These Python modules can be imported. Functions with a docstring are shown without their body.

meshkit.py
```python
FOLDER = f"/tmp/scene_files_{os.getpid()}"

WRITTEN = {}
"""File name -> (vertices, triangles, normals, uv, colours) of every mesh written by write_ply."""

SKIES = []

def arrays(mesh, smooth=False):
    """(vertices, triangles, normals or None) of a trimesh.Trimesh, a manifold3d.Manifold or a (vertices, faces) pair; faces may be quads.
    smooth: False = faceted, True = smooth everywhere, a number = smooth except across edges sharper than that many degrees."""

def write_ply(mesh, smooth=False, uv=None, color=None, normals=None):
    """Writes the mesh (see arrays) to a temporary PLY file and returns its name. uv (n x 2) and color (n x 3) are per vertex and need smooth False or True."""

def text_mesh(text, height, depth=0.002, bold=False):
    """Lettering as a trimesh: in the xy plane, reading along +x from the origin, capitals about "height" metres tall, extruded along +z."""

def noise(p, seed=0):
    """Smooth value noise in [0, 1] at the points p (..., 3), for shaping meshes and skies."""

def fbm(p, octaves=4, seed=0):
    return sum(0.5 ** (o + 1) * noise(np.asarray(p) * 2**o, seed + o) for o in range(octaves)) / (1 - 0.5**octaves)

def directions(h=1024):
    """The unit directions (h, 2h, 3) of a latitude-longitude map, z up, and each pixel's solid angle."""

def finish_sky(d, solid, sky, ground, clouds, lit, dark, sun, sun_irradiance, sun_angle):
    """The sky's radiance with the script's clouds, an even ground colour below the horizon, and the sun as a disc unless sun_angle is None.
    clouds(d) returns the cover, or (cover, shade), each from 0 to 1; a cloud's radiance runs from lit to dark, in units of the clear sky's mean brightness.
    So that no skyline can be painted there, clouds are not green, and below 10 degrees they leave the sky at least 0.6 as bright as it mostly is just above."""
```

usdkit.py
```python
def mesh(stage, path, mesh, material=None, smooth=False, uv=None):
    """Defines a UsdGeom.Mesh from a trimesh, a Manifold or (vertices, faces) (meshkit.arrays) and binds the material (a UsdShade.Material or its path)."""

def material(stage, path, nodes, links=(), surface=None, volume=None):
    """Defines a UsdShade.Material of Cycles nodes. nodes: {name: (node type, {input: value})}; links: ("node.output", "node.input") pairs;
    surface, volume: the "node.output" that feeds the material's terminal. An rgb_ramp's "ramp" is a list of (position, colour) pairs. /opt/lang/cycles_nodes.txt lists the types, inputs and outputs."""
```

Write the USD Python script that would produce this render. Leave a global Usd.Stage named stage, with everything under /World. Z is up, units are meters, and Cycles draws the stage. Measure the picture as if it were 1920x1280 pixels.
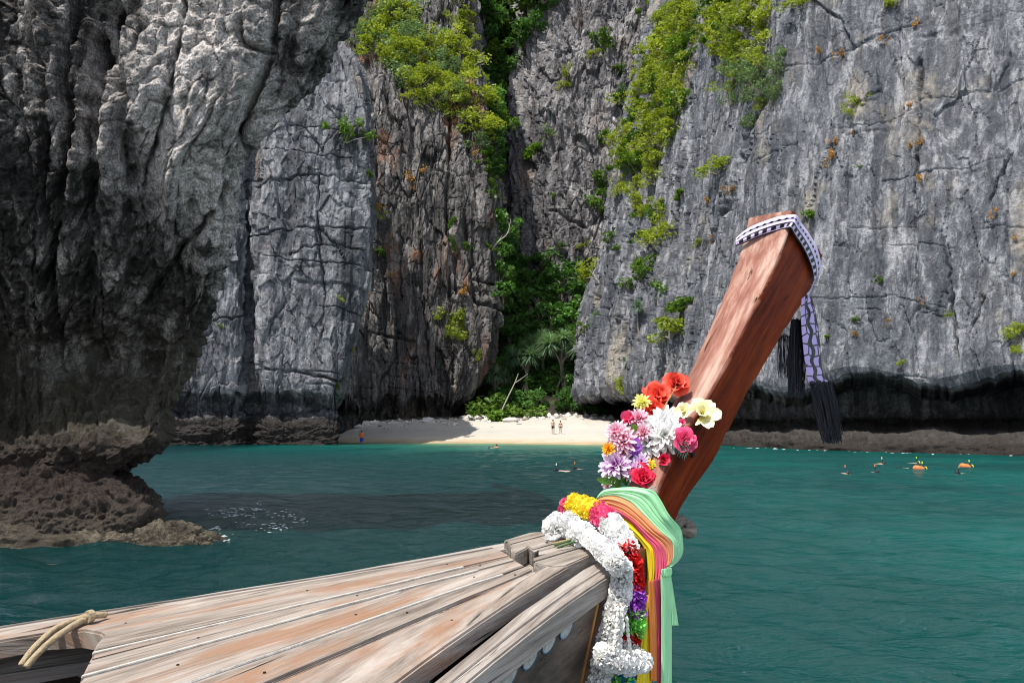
import math, random
import numpy as np
import trimesh, manifold3d, shapely.geometry as sg, shapely.ops as so
from scipy.interpolate import PchipInterpolator, interp1d
from scipy.spatial import cKDTree
import usdkit, meshkit
from pxr import Usd, UsdGeom, UsdLux, UsdShade, Sdf, Gf, Vt

stage = Usd.Stage.CreateInMemory()
UsdGeom.SetStageUpAxis(stage, 'Z'); UsdGeom.SetStageMetersPerUnit(stage, 1.0)
W_ = UsdGeom.Xform.Define(stage, '/World')
stage.SetDefaultPrim(W_.GetPrim())
UsdGeom.Scope.Define(stage, '/World/Looks')

# ------------------------------------------------------------------ camera, sky, sun, exposure
FPX = 1464.0                       # focal length in pixels of the 1920 wide photograph
PITCH = math.atan(158 / FPX)
CAM = np.array([0, 0, 2.0])
cam = UsdGeom.Camera.Define(stage, '/World/Camera')
cam.CreateHorizontalApertureAttr(36.0); cam.CreateVerticalApertureAttr(24.0)
cam.CreateFocalLengthAttr(36.0 * FPX / 1920)
cam.CreateClippingRangeAttr((0.05, 20000))
cam.AddTranslateOp().Set(Gf.Vec3d(*CAM)); cam.AddRotateXYZOp().Set(Gf.Vec3f(90 + math.degrees(PITCH), 0, 0))
cam.CreateExposureAttr(0.68)

SUN_EL, SUN_AZ = math.radians(65), math.radians(-138)      # azimuth = atan2(x, y)
sd = np.array([math.sin(SUN_AZ) * math.cos(SUN_EL), math.cos(SUN_AZ) * math.cos(SUN_EL), math.sin(SUN_EL)])
usdkit.material(stage, '/World/Looks/sky', {
    'tc': ('texture_coordinate', {}),
    's': ('sky_texture', {'sky_type': 'single_scattering', 'sun_disc': False, 'sun_elevation': SUN_EL, 'sun_rotation': SUN_AZ, 'aerosol_density': 2.0}),
    'mp': ('mapping', {'scale': (2.2, 2.2, 4.5)}),
    'no': ('noise_texture', {'scale': 1.0, 'detail': 6.0, 'roughness': 0.6}),
    'rp': ('rgb_ramp', {'ramp': [(0, (0, 0, 0)), (0.42, (0, 0, 0)), (0.62, (.75, .75, .75)), (1, (.85, .85, .85))]}),
    'mx': ('mix_color', {'b': (9.5, 9.6, 9.9), 'use_clamp_result': False}),
    'bg': ('background_shader', {'strength': 0.11})},
    [('tc.generated', 'mp.vector'), ('mp.vector', 'no.vector'), ('no.fac', 'rp.fac'), ('rp.color', 'mx.fac'), ('s.color', 'mx.a'), ('mx.result', 'bg.color')], surface='bg.background')
dome = UsdLux.DomeLight.Define(stage, '/World/sky')
UsdShade.MaterialBindingAPI.Apply(dome.GetPrim()).Bind(UsdShade.Material.Get(stage, '/World/Looks/sky'))
sun = UsdLux.DistantLight.Define(stage, '/World/sun')
sun.CreateNormalizeAttr(True); sun.CreateIntensityAttr(1.1); sun.CreateAngleAttr(0.5); sun.CreateColorAttr((1.0, 0.94, 0.86))
rx = math.degrees(math.acos(sd[2])); rz = math.degrees(math.atan2(sd[0], -sd[1]))
sun.AddRotateXYZOp().Set(Gf.Vec3f(rx, 0, rz))

# ------------------------------------------------------------------ helpers
def ray(px, py):
    xc = (np.asarray(px, float) - 960) / FPX; yc = (640 - np.asarray(py, float)) / FPX
    c, s = math.cos(PITCH), math.sin(PITCH)
    return np.stack(np.broadcast_arrays(xc, c - yc * s, s + yc * c), -1)
def at(px, py, depth):                      # the point that lies DEPTH metres ahead of the viewer
    r = ray(px, py); return CAM + r * (np.asarray(depth, float) / r[..., 1])[..., None]
def proj(p):
    d = np.asarray(p) - CAM; c, s = math.cos(PITCH), math.sin(PITCH)
    f = d[..., 1] * c + d[..., 2] * s; u = -d[..., 1] * s + d[..., 2] * c
    return np.stack([960 + FPX * d[..., 0] / f, 640 - FPX * u / f], -1)
_used = {}
def numbered(path):
    n = _used.get(path, 0); _used[path] = n + 1
    return path if n == 0 else f'{path}_{n:03d}'
def key(prim, label=None, cat=None, group=None, kind=None):
    for k, v in (('label', label), ('category', cat), ('group', group), ('kind', kind)):
        if v: prim.SetCustomDataByKey(k, v)
    return prim
def thing(name, label, cat, loc=(0, 0, 0), rz=0, group=None, kind=None):
    x = UsdGeom.Xform.Define(stage, numbered('/World/' + name))
    x.AddTranslateOp().Set(Gf.Vec3d(*map(float, loc)))
    if rz: x.AddRotateZOp().Set(float(rz))
    return key(x.GetPrim(), label, cat, group, kind)
def part(parent, name, mesh, mat, smooth=False, uv=None, label=None, kind=None):
    pp = parent.GetPath().pathString if hasattr(parent, 'GetPath') else parent
    m = usdkit.mesh(stage, numbered(pp + '/' + name), mesh, mat, smooth=smooth, uv=uv)
    return key(m.GetPrim(), label, kind=kind)
def top(name, mesh, mat, label=None, cat=None, group=None, kind=None, smooth=False, uv=None):
    return key(part('/World', name, mesh, mat, smooth, uv), label, cat, group, kind)
def copy_of(src, name, loc, rz, sc, label, cat, group=None, tilt=None):
    x = UsdGeom.Xform.Define(stage, numbered('/World/' + name))
    x.AddTranslateOp().Set(Gf.Vec3d(*map(float, loc)))
    x.AddRotateXYZOp().Set(Gf.Vec3f(*(tilt or (0, 0)), float(rz)))
    x.AddScaleOp().Set(Gf.Vec3f(*map(float, np.broadcast_to(sc, 3))))
    p = x.GetPrim(); p.GetReferences().AddInternalReference(src.GetPath()); p.SetInstanceable(True)
    return key(p, label, cat, group)
def kind_class(name):
    return stage.CreateClassPrim('/World/' + name)
def grid_mesh(P):
    n, m = P.shape[:2]; i, j = np.meshgrid(np.arange(n - 1), np.arange(m - 1), indexing='ij'); a = i * m + j
    return P.reshape(-1, 3), np.stack([a, a + 1, a + m + 1, a + m], -1).reshape(-1, 4)
def cat_mesh(*ms):
    vs, fs, o = [], [], 0
    for m in ms:
        v, f, _ = meshkit.arrays(m); vs.append(v); fs.append(f + o); o += len(v)
    return np.vstack(vs), np.vstack(fs)
def tube(pts, r, sides=8, cap=True):
    p = np.asarray(pts, float); n = len(p); r = np.broadcast_to(r, (n,)).astype(float)
    t = np.gradient(p, axis=0); t /= np.linalg.norm(t, axis=1, keepdims=True) + 1e-12
    ref = np.array([0, 0, 1.0]) if abs(t[:, 2]).mean() < .85 else np.array([1.0, 0, 0])
    a = np.cross(t, ref); a /= np.linalg.norm(a, axis=1, keepdims=True) + 1e-9; b = np.cross(t, a)
    g = np.arange(sides) * 2 * np.pi / sides
    v = p[:, None] + r[:, None, None] * (np.cos(g)[None, :, None] * a[:, None] + np.sin(g)[None, :, None] * b[:, None])
    i, j = np.meshgrid(np.arange(n - 1), np.arange(sides), indexing='ij'); k = (j + 1) % sides
    q = np.stack([i * sides + j, i * sides + k, (i + 1) * sides + k, (i + 1) * sides + j], -1).reshape(-1, 4)
    f = np.vstack([q[:, [0, 1, 2]], q[:, [0, 2, 3]]]); v = v.reshape(-1, 3)
    if cap:
        v = np.vstack([v, p[:1], p[-1:]]); c0, c1 = len(v) - 2, len(v) - 1; J = np.arange(sides)
        f = np.vstack([f, np.stack([np.full(sides, c0), (J + 1) % sides, J], 1), np.stack([np.full(sides, c1), (n - 1) * sides + J, (n - 1) * sides + (J + 1) % sides], 1)])
    return v, f
def smooth_path(pts, n):
    p = np.asarray(pts, float); d = np.r_[0, np.cumsum(np.linalg.norm(np.diff(p, axis=0), axis=1))]
    return PchipInterpolator(d, p)(np.linspace(0, d[-1], n))
def sheet(P, t):                             # a cloth: a grid with a real thickness
    du, dv = np.gradient(P, axis=0), np.gradient(P, axis=1); n = np.cross(du, dv); n /= np.linalg.norm(n, axis=2, keepdims=True) + 1e-12
    a, b = P + n * t / 2, P - n * t / 2
    v, q = grid_mesh(a); v2, q2 = grid_mesh(b); N, M = P.shape[:2]; o = N * M
    idx = np.arange(N * M).reshape(N, M); ring = np.r_[idx[0, :-1], idx[:-1, -1], idx[-1, :0:-1], idx[:0:-1, 0]]; nx = np.roll(ring, -1)
    return np.vstack([v, v2]), np.vstack([q, q2[:, ::-1] + o, np.stack([nx, ring, ring + o, nx + o], 1)])
noise, fbm = meshkit.noise, meshkit.fbm
def ss(a, b, x):
    t = np.clip((x - a) / (b - a), 0, 1); return t * t * (3 - 2 * t)

# ------------------------------------------------------------------ material graphs
class Ref:
    def __init__(s, r): s.r = r
class Node:
    def __init__(s, n): s._n = n
    def __getattr__(s, k): return Ref(f'{s._n}.{k}')
class G:
    def __init__(s): s.nodes, s.links = {}, []
    def __call__(s, kind, **inp):
        name = f'n{len(s.nodes)}'; vals = {}
        for k, v in inp.items():
            if isinstance(v, Ref): s.links.append((v.r, f'{name}.{k}'))
            else: vals[k] = v
        s.nodes[name] = (kind, vals); return Node(name)
    def math(s, op, a, b=0.0, clamp=False): return s('math', math_type=op, value1=a, value2=b, use_clamp=clamp).value
    def mix(s, f, a, b, mode='mix'): return s('mix_color', blend_type=mode, fac=f, a=a, b=b).result
    def ramp(s, f, st): return s('rgb_ramp', ramp=[(p, c if np.ndim(c) else (c, c, c)) for p, c in st], fac=f).color
    def noise(s, vec, scale, detail=3.0, rough=.5, dist=0.0): return s('noise_texture', vector=vec, scale=scale, detail=detail, roughness=rough, distortion=dist).fac
    def map(s, vec, scale=(1, 1, 1), rot=(0, 0, 0), loc=(0, 0, 0)): return s('mapping', vector=vec, scale=scale, rotation=rot, location=loc).vector
    def bump(s, h, strength=.5, dist=.05, **k): return s('bump', height=h, strength=strength, distance=dist, **k).normal
    def make(s, name, surf): return usdkit.material(stage, '/World/Looks/' + name, s.nodes, s.links, surface=surf.r)
def plain(name, col, rough=.6, spec=.4, var=.15, scale=30, trans=0.0, bump=0.0):
    g = G(); tc = g('texture_coordinate'); n = g.noise(tc.object, scale, 4.0, .6)
    c = np.array(col); base = g.ramp(n, [(.25, tuple(c * (1 - var))), (.75, tuple(np.minimum(c * (1 + var), .95)))])
    kw = {'normal': g.bump(n, bump, .01)} if bump else {}
    p = g('principled_bsdf', base_color=base, roughness=rough, specular_ior_level=spec, **kw)
    if trans:
        t = g('translucent_bsdf', color=base); return g.make(name, g('mix_closure', fac=trans, closure1=p.BSDF, closure2=t.BSDF).closure)
    return g.make(name, p.BSDF)
def rock(name, dark, mid, light, streak=.5, stretch=.09, crack=.3, stain=None, stain_at=(.56, .66), tide=(), bump=.7, bdist=.25, fine=2.2, moss=None, pale=(), black=0.0, grain=0.0, ckamt=.75, dip=.12, contrast=.085):
    g = G(); pos = g('geometry').position
    warp = g('noise_texture', vector=pos, scale=.35, detail=3.0).color
    wp = g('vector_math', math_type='multiply_add', vector1=warp, vector2=(1.2, 1.2, .9), vector3=pos).vector
    st = g.noise(g.map(wp, (1, 1, stretch)), streak, 7.0, .68)
    big = g.noise(pos, .09 * streak / .5, 4.0, .55)
    fn = g.noise(pos, fine, 8.0, .72)
    v = g.math('add', g.math('multiply', st, .5), g.math('add', g.math('multiply', fn, .28), g.math('multiply', big, .26)))
    col = g.ramp(v, [(.52 - contrast, dark), (.52, mid), (.52 + contrast * .8, light), (.9, light)])
    if black:                                       # algae streaks run down with the rain
        bs = g.noise(g.map(wp, (1, 1, stretch * .8)), streak * 2.3, 6.0, .65)
        col = g.mix(g.math('multiply', g.ramp(g.math('add', bs, g.math('multiply', g.math('subtract', big, .5), .5)), [(.49, 0), (.57, 1)]), black), col, tuple(np.array(dark) * .8))
    for c, r, sz, amt in pale:                      # paler patches round given centres, edges broken by the streak noise
        dv = g('vector_math', math_type='multiply', vector1=g('vector_math', math_type='subtract', vector1=wp, vector2=tuple(map(float, c))).vector, vector2=(1 / r, .5 / r, 1 / (r * sz))).vector
        ln = g('vector_math', math_type='length', vector1=dv).value
        m = g.math('add', ln, g.math('multiply', g.math('subtract', st, .5), 3.2))
        pc = g.ramp(v, [(.41, tuple(np.array(mid) * 1.8)), (.47, tuple(np.array(light) * 1.2)), (.55, tuple(np.minimum(np.array(light) * 1.9, .75)))])
        col = g.mix(g.ramp(m, [(.55, amt), (1.0, 0)]), col, pc)
    if grain:
        gn = g.noise(pos, fine * 3.2, 6.0, .78); gv = g('voronoi_texture', vector=wp, scale=fine * 4.5).distance
        k = g.ramp(g.math('add', g.math('multiply', gn, .75), g.math('multiply', gv, .35)), [(.42, 1 - grain), (.55, 1.0), (.68, 1 + grain * .7)])
        col = g.mix(1.0, col, k, 'multiply')
    spots = g.noise(g.map(wp, (1, 1, .3)), streak * 3, 6.0, .7)
    col = g.mix(g.ramp(spots, [(.3, .75), (.43, 0)]), col, tuple(np.array(dark) * .55))
    if stain:
        sn = g.noise(g.map(wp, (1, 1, .45)), .13, 5.0, .62)
        col = g.mix(g.math('multiply', g.ramp(sn, [(stain_at[0], 0), (stain_at[1], .9)]), g.ramp(fn, [(.35, .25), (.6, 1)])), col, stain)
    vo = g('voronoi_texture', feature='distance_to_edge', vector=g.map(wp, (1, 1, .55), (dip, dip, 0)), scale=crack).distance
    ck = g.ramp(vo, [(0, 1), (.022, .35), (.05, 0)])
    brk = g.ramp(g.noise(pos, .6 * crack / .3, 3.0), [(.42, 0), (.58, 1)])
    col = g.mix(g.math('multiply', g.math('multiply', ck, brk), ckamt), col, tuple(np.array(dark) * .45))
    z = g('separate_xyz', vector=pos).z
    zz = g.math('add', z, g.math('multiply', g.math('subtract', fn, .5), 2.2))
    for z0, z1, c, amt in tide:                    # from z1 down to z0 and below the growth replaces the rock colour
        m = g('map_range', range_type='smoothstep', value=zz, from_min=z0, from_max=z1, to_min=amt, to_max=0.0).result
        sp = g.noise(pos, fine * 5, 5.0, .75)
        col = g.mix(m, col, g.ramp(sp, [(.32, tuple(np.array(c) * .35)), (.5, c), (.66, tuple(np.minimum(np.array(c) * 2.2, .6)))]))
    if moss:
        col = g.mix(g.ramp(g.noise(pos, .3, 5.0, .6), [(.5, 0), (.66, .6)]), col, moss)
    h = g.math('add', g.math('multiply', fn, 1.0), g.math('add', g.math('multiply', st, .5), g.math('multiply', g.ramp(vo, [(0, 0), (.05, 1)]), .3)))
    nb = g.bump(h, bump, bdist)
    p = g('principled_bsdf', base_color=col, roughness=.82, specular_ior_level=.3, normal=nb)
    return g.make(name, p.BSDF)
def leafy(name, c0, c1, c2, tr=.3):
    g = G(); pos = g('geometry').position; rnd = g('geometry').random_per_island; oi = g('object_info').random
    n = g.math('add', g.math('multiply', rnd, .45), g.math('add', g.math('multiply', g.noise(pos, .35, 3.0), .6), g.math('multiply', oi, .25)))
    col = g.ramp(n, [(.25, c0), (.6, c1), (.95, c2)])
    p = g('principled_bsdf', base_color=col, roughness=.5, specular_ior_level=.3)
    t = g('translucent_bsdf', color=g.mix(1.0, col, (1.0, 1.0, .45), 'multiply'))
    return g.make(name, g('mix_closure', fac=tr, closure1=p.BSDF, closure2=t.BSDF).closure)

M = {}
M['rock_near'] = rock('rock_near', (.014, .012, .011), (.085, .079, .074), (.38, .355, .34), streak=1.1, stretch=.22, pale=[(at(345, 190, 12.9) + [.6, .6, .45], 1.75, 1.75, .95), (at(20, 180, 11.5) + [.6, .6, .45], .8, 3.2, .8), (at(590, 30, 12.9) + [.6, .6, .45], .55, 1.0, .55), (at(450, 440, 14.5) + [.6, .6, .45], .6, 2.2, .7)], crack=.55, black=.8, grain=.6, tide=[(2.2, 5.0, (.05, .047, .028), .85), (1.2, 2.4, (.028, .017, .015), .92), (-.2, 1.3, (.06, .052, .038), .85)], bump=1.0, bdist=.2, fine=6.5, contrast=.07)
M['reef'] = rock('reef', (.018, .014, .011), (.05, .042, .03), (.13, .112, .08), streak=2.5, grain=.7, stretch=.8, crack=.9, tide=[(-.3, .25, (.035, .03, .018), .8)], bump=1.0, bdist=.07, fine=14, contrast=.1)
M['rock_left'] = rock('rock_left', (.034, .036, .042), (.105, .111, .124), (.25, .256, .27), streak=.55, black=.4, grain=.3, tide=[(2.4, 4.0, (.009, .0065, .005), .96), (.2, 1.4, (.007, .0055, .0045), .85)], stain=(.21, .15, .11), stain_at=(.62, .72))
M['rock_mid'] = rock('rock_mid', (.024, .023, .023), (.08, .077, .076), (.22, .21, .205), streak=.5, black=.5, grain=.3, stain=(.27, .125, .065), stain_at=(.56, .67))
M['rock_back'] = rock('rock_back', (.05, .049, .053), (.15, .147, .153), (.32, .312, .31), streak=.4, black=.3, grain=.3, stain=(.17, .12, .09), stain_at=(.58, .7))
M['rock_right'] = rock('rock_right', (.038, .043, .054), (.105, .113, .131), (.235, .241, .257), streak=.55, stretch=.045, crack=.2, black=.68, grain=.4, ckamt=.4, stain=(.33, .29, .22), stain_at=(.56, .68), tide=[(2.2, 3.6, (.022, .018, .014), .9), (.3, 1.3, (.011, .008, .006), .92)], contrast=.085)
M['leaf_yellow'] = leafy('leaf_yellow', (.15, .21, .02), (.36, .43, .05), (.58, .62, .13), .45)
M['leaf_green'] = leafy('leaf_green', (.06, .13, .015), (.14, .26, .025), (.27, .4, .05))
M['leaf_dark'] = leafy('leaf_dark', (.045, .12, .028), (.11, .25, .055), (.22, .38, .1), .4)
M['leaf_pale'] = leafy('leaf_pale', (.10, .17, .07), (.2, .3, .13), (.33, .42, .2))
M['leaf_spiky'] = leafy('leaf_spiky', (.09, .17, .10), (.18, .3, .17), (.3, .42, .25))
M['leaf_dry'] = leafy('leaf_dry', (.3, .15, .03), (.5, .27, .07), (.6, .4, .15))
M['bark'] = plain('bark', (.2, .17, .14), .9, .2, .4, 4)
M['bark_pale'] = plain('bark_pale', (.42, .39, .34), .9, .2, .3, 4)

# ------------------------------------------------------------------ ground: seabed and beach in one sheet
def shore(x):                                   # the y of the waterline
    return np.interp(x, [-60, -27, -24, -20, -15, 0, 10, 16, 22, 60], [140, 140, 99, 95, 93, 88, 82, 86, 100, 120])
def ground_z(x, y):
    d = y - shore(x)
    z = np.where(d > 0, .082 * d, np.maximum(.14 * d, -np.interp(x - .15 * y, [-7, -1.5, 1.0, 6], [11.0, 8.5, 4.6, 3.4])))
    z = np.where(d > 46, .082 * 46 + (d - 46) * .62, z)
    return z
xs = np.r_[np.linspace(-400, -62, 18), np.linspace(-60, 60, 241), np.linspace(62, 400, 18)]
ys = np.r_[np.linspace(-400, 58, 24), np.linspace(60, 190, 261), np.linspace(200, 400, 12)]
X, Y = np.meshgrid(xs, ys)
Z = ground_z(X, Y) + (fbm(np.stack([X * .5, Y * .5, X * 0], -1), 4, 3) - .5) * .4 * ss(-6, 4, Y - shore(X))
g = G(); pos = g('geometry').position; z = g('separate_xyz', vector=pos).z
n = g.noise(pos, .6, 6.0, .65); n2 = g.noise(g.map(pos, (.18, 1.2, 1)), 1.0, 5.0, .6)
zz = g.math('add', z, g.math('multiply', g.math('subtract', n2, .5), .9))
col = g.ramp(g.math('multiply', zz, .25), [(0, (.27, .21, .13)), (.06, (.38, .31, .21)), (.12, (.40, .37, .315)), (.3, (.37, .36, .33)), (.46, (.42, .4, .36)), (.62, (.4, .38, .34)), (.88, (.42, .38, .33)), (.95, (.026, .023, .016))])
col = g.mix(g.ramp(g.noise(g.map(pos, (.25, 1, 1)), 1.3, 6.0, .7), [(.58, 0), (.7, .65)]), col, (.2, .19, .17))
M['sand'] = g.make('sand', g('principled_bsdf', base_color=col, roughness=.9, specular_ior_level=.2, normal=g.bump(n, .8, .12)).BSDF)
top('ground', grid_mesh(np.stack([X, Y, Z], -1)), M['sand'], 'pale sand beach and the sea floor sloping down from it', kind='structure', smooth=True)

# ------------------------------------------------------------------ cliffs
def gauss_groove(PX, PY, lines):
    out = np.zeros(PX.shape)
    for pts, w, d in lines:
        p = np.asarray(pts, float); best = np.full(PX.shape, 1e9)
        jx = (fbm(np.stack([PX / 15, PY / 15, PX * 0 + w], -1), 3, 5) - .5) * 11
        jy = (fbm(np.stack([PX / 15, PY / 15, PX * 0 + 9 + w], -1), 3, 6) - .5) * 11
        for a, b in zip(p[:-1], p[1:]):
            ab = b - a; t = np.clip(((PX + jx - a[0]) * ab[0] + (PY + jy - a[1]) * ab[1]) / (ab @ ab), 0, 1)
            best = np.minimum(best, np.hypot(PX + jx - a[0] - t * ab[0], PY + jy - a[1] - t * ab[1]))
        out -= d * .75 * np.exp(-(best / (w * .62)) ** 2) * (.35 + 1.3 * noise(np.stack([PX / 30, PY / 30, PX * 0], -1), int(w * 10)))
    return out
def blocks(U, Z, cu, cz, seed, shear=0.0):
    """Random steps of blocks cu wide and cz tall; returns (step in [-.5,.5], nearness of the joint)."""
    rng = np.random.default_rng(seed); u0, u1, z0, z1 = U.min() - cu, U.max() + cu, Z.min() - cz, Z.max() + cz
    nu, nz = int((u1 - u0) / cu) + 1, int((z1 - z0) / cz) + 1
    c = np.stack(np.meshgrid(np.arange(nu), np.arange(nz), indexing='ij'), -1).reshape(-1, 2) + rng.uniform(0, 1, (nu * nz, 2))
    h = rng.uniform(-.5, .5, len(c)); tilt = rng.normal(0, .35, (len(c), 2))
    q = np.stack([(U - u0) / cu + shear * (Z - z0) / cz, (Z - z0) / cz], -1)
    q = q + (fbm(np.concatenate([q * 2.2, q[..., :1] * 0], -1), 3, seed)[..., None] - .5) * .3
    d, i = cKDTree(c).query(q.reshape(-1, 2), 2)
    rel = q.reshape(-1, 2) - c[i[:, 0]]
    return (h[i[:, 0]] + (rel * tilt[i[:, 0]]).sum(1)).reshape(U.shape), (d[:, 1] - d[:, 0]).reshape(U.shape)
def wall(rows, nu, nv, disp, grooves=()):
    """rows: (heights of a row in the picture, [(px, depth) ...]); a smooth sheet through those points, then displaced along its normals."""
    R, C = len(rows), len(rows[0][1])
    ctl = np.zeros((R, C, 3))
    for i, (py, cs) in enumerate(rows):
        for j, c in enumerate(cs):
            ctl[i, j] = (c[0], py + (c[2] if len(c) > 2 else 0), c[1])
    def dense(a, n, axis):
        d = np.linalg.norm(np.diff(a * np.array([1, 1, 4.0]), axis=axis), axis=2).mean(1 - axis) if axis == 0 else np.linalg.norm(np.diff(a * np.array([1, 1, 4.0]), axis=1), axis=2).mean(0)
        s = np.r_[0, np.cumsum(np.maximum(d, 1e-3))]
        return PchipInterpolator(s, a, axis=axis)(np.linspace(0, s[-1], n))
    D = dense(dense(ctl, nv, 0), nu, 1)
    PX, PY = D[..., 0], D[..., 1]; P = at(PX, PY, D[..., 2])
    mid = nv // 2
    U = np.r_[0, np.cumsum(np.linalg.norm(np.diff(P[mid], axis=0)[:, :2], axis=1))][None, :] + PX * 0
    N = np.cross(np.gradient(P, axis=1), np.gradient(P, axis=0)); N /= np.linalg.norm(N, axis=2, keepdims=True) + 1e-12
    s = np.sign(((CAM - P) * N).sum(2)[nv // 3: 2 * nv // 3, nu // 3: nu // 2].mean()); N *= s
    d = disp(P, U, P[..., 2]) + gauss_groove(PX, PY, grooves)
    return P + N * d[..., None], s
def ridged(p, o, seed): return 1 - np.abs(2 * fbm(p, o, seed) - 1)
def far_disp(big=2.2, col=1.0, blk=.9, st=.35, seed=0, cu=2.6, cz=4.5, rough=1.0, flute=.0):
    def f(P, U, Z):
        q = np.stack([U, Z, U * 0], -1)
        d = (fbm(q / np.array([11, 38, 1.0]), 4, seed) - .5) * 2 * big
        d += (ridged(q / np.array([3.6, 17, 1.0]) + 7, 4, seed + 10) - .6) * 2 * col
        b, e = blocks(U, Z, cu, cz, seed + 20, .15); b2, e2 = blocks(U, Z, cu * .42, cz * .36, seed + 21, .1)
        open_ = ss(.42, .62, fbm(q / 6.0, 3, seed + 12)); d += b * blk + b2 * blk * .5 - .45 * blk * np.exp(-(e / .05) ** 2) * open_ - .18 * blk * np.exp(-(e2 / .07) ** 2) * open_
        zz = Z + .10 * U + (fbm(q / 26.0, 2, seed + 3) - .5) * 5 + (fbm(q / np.array([1.6, 1.2, 1.0]), 3, seed + 13) - .5) * .5          # bedding
        s = noise(np.stack([zz * .55, U * .004, U * 0], -1), seed + 4)
        d -= st * 1.1 * np.exp(-((s - .5) / .035) ** 2) * ss(.47, .56, fbm(q / np.array([5.0, 2.5, 1.0]), 3, seed + 8))
        d += (ridged(q / np.array([.9, 2.4, 1.0]), 4, seed + 6) - .6) * .55 * rough
        if flute: d -= (ridged(q / np.array([1.5, 16, 1.0]) + 4, 4, seed + 15) - .6) * flute
        lw = ss(4.2, 2.2, Z); d = d * (1 - .55 * lw) + lw * ((fbm(np.stack([U * .35, Z * 1.9, U * 0], -1), 4, seed + 30) - .5) * 1.3 + (ridged(np.stack([U * 1.3, Z * 2.6, U * 0], -1), 3, seed + 31) - .6) * .45)
        return d
    return f
FRONT = []                                   # for finding the rock under a point of the picture
def cliff(name, rows, nu, nv, disp, grooves, mat, label, smooth=False):
    P, s = wall(rows, nu, nv, disp, grooves)
    v, q = grid_mesh(P)
    if s < 0: q = q[:, ::-1]
    FRONT.append(P.reshape(-1, 3))
    top(name, (v, q), mat, label, kind='structure', smooth=smooth)
    return P

# the near rock, left: hanging over, narrow at the foot
def near_row(py, e, dl, de):
    return (py, [(-900, dl - 1.5), (-300, dl - .4), (0, dl), (.35 * e, dl + .05), (.65 * e, (dl + de) / 2 - .1), (.88 * e, de - .5), (e, de + .4), (e - 14, de + 1.6), (e - 120, de + 6)])
def near_disp(P, U, Z):
    q = np.stack([U + .12 * Z, Z, U * 0], -1)
    d = (fbm(q / np.array([1.9, 6.5, 1.0]), 4, 41) - .5) * 1.9
    d -= (ridged(q / np.array([1.1, 4.4, 1.0]) + 3, 4, 42) - .6) * .48          # rounded ribs, sharp crevices
    b, e = blocks(U + .12 * Z, Z, .7, 2.6, 47, .25); b2, e2 = blocks(U, Z, .28, .42, 48, .2)
    d += b * .15 - .08 * np.exp(-(e / .05) ** 2) + b2 * .085 - .05 * np.exp(-(e2 / .09) ** 2)
    d += (ridged(P / .33, 4, 43) - .6) * .15; d -= (ridged(np.stack([q[..., 0] / .17, q[..., 1] / .5, q[..., 2]], -1), 3, 46) - .6) * .13
    d += (fbm(P / np.array([.12, .12, .15]), 3, 44) - .5) * .13
    low = ss(2.6, 1.3, Z); d = d * (1 - .88 * low) + low * ((ridged(P / .13, 3, 45) - .6) * .15 + (ridged(P / .42, 4, 49) - .6) * .34 + (fbm(P / 1.1, 3, 50) - .5) * .5)
    return d
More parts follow.
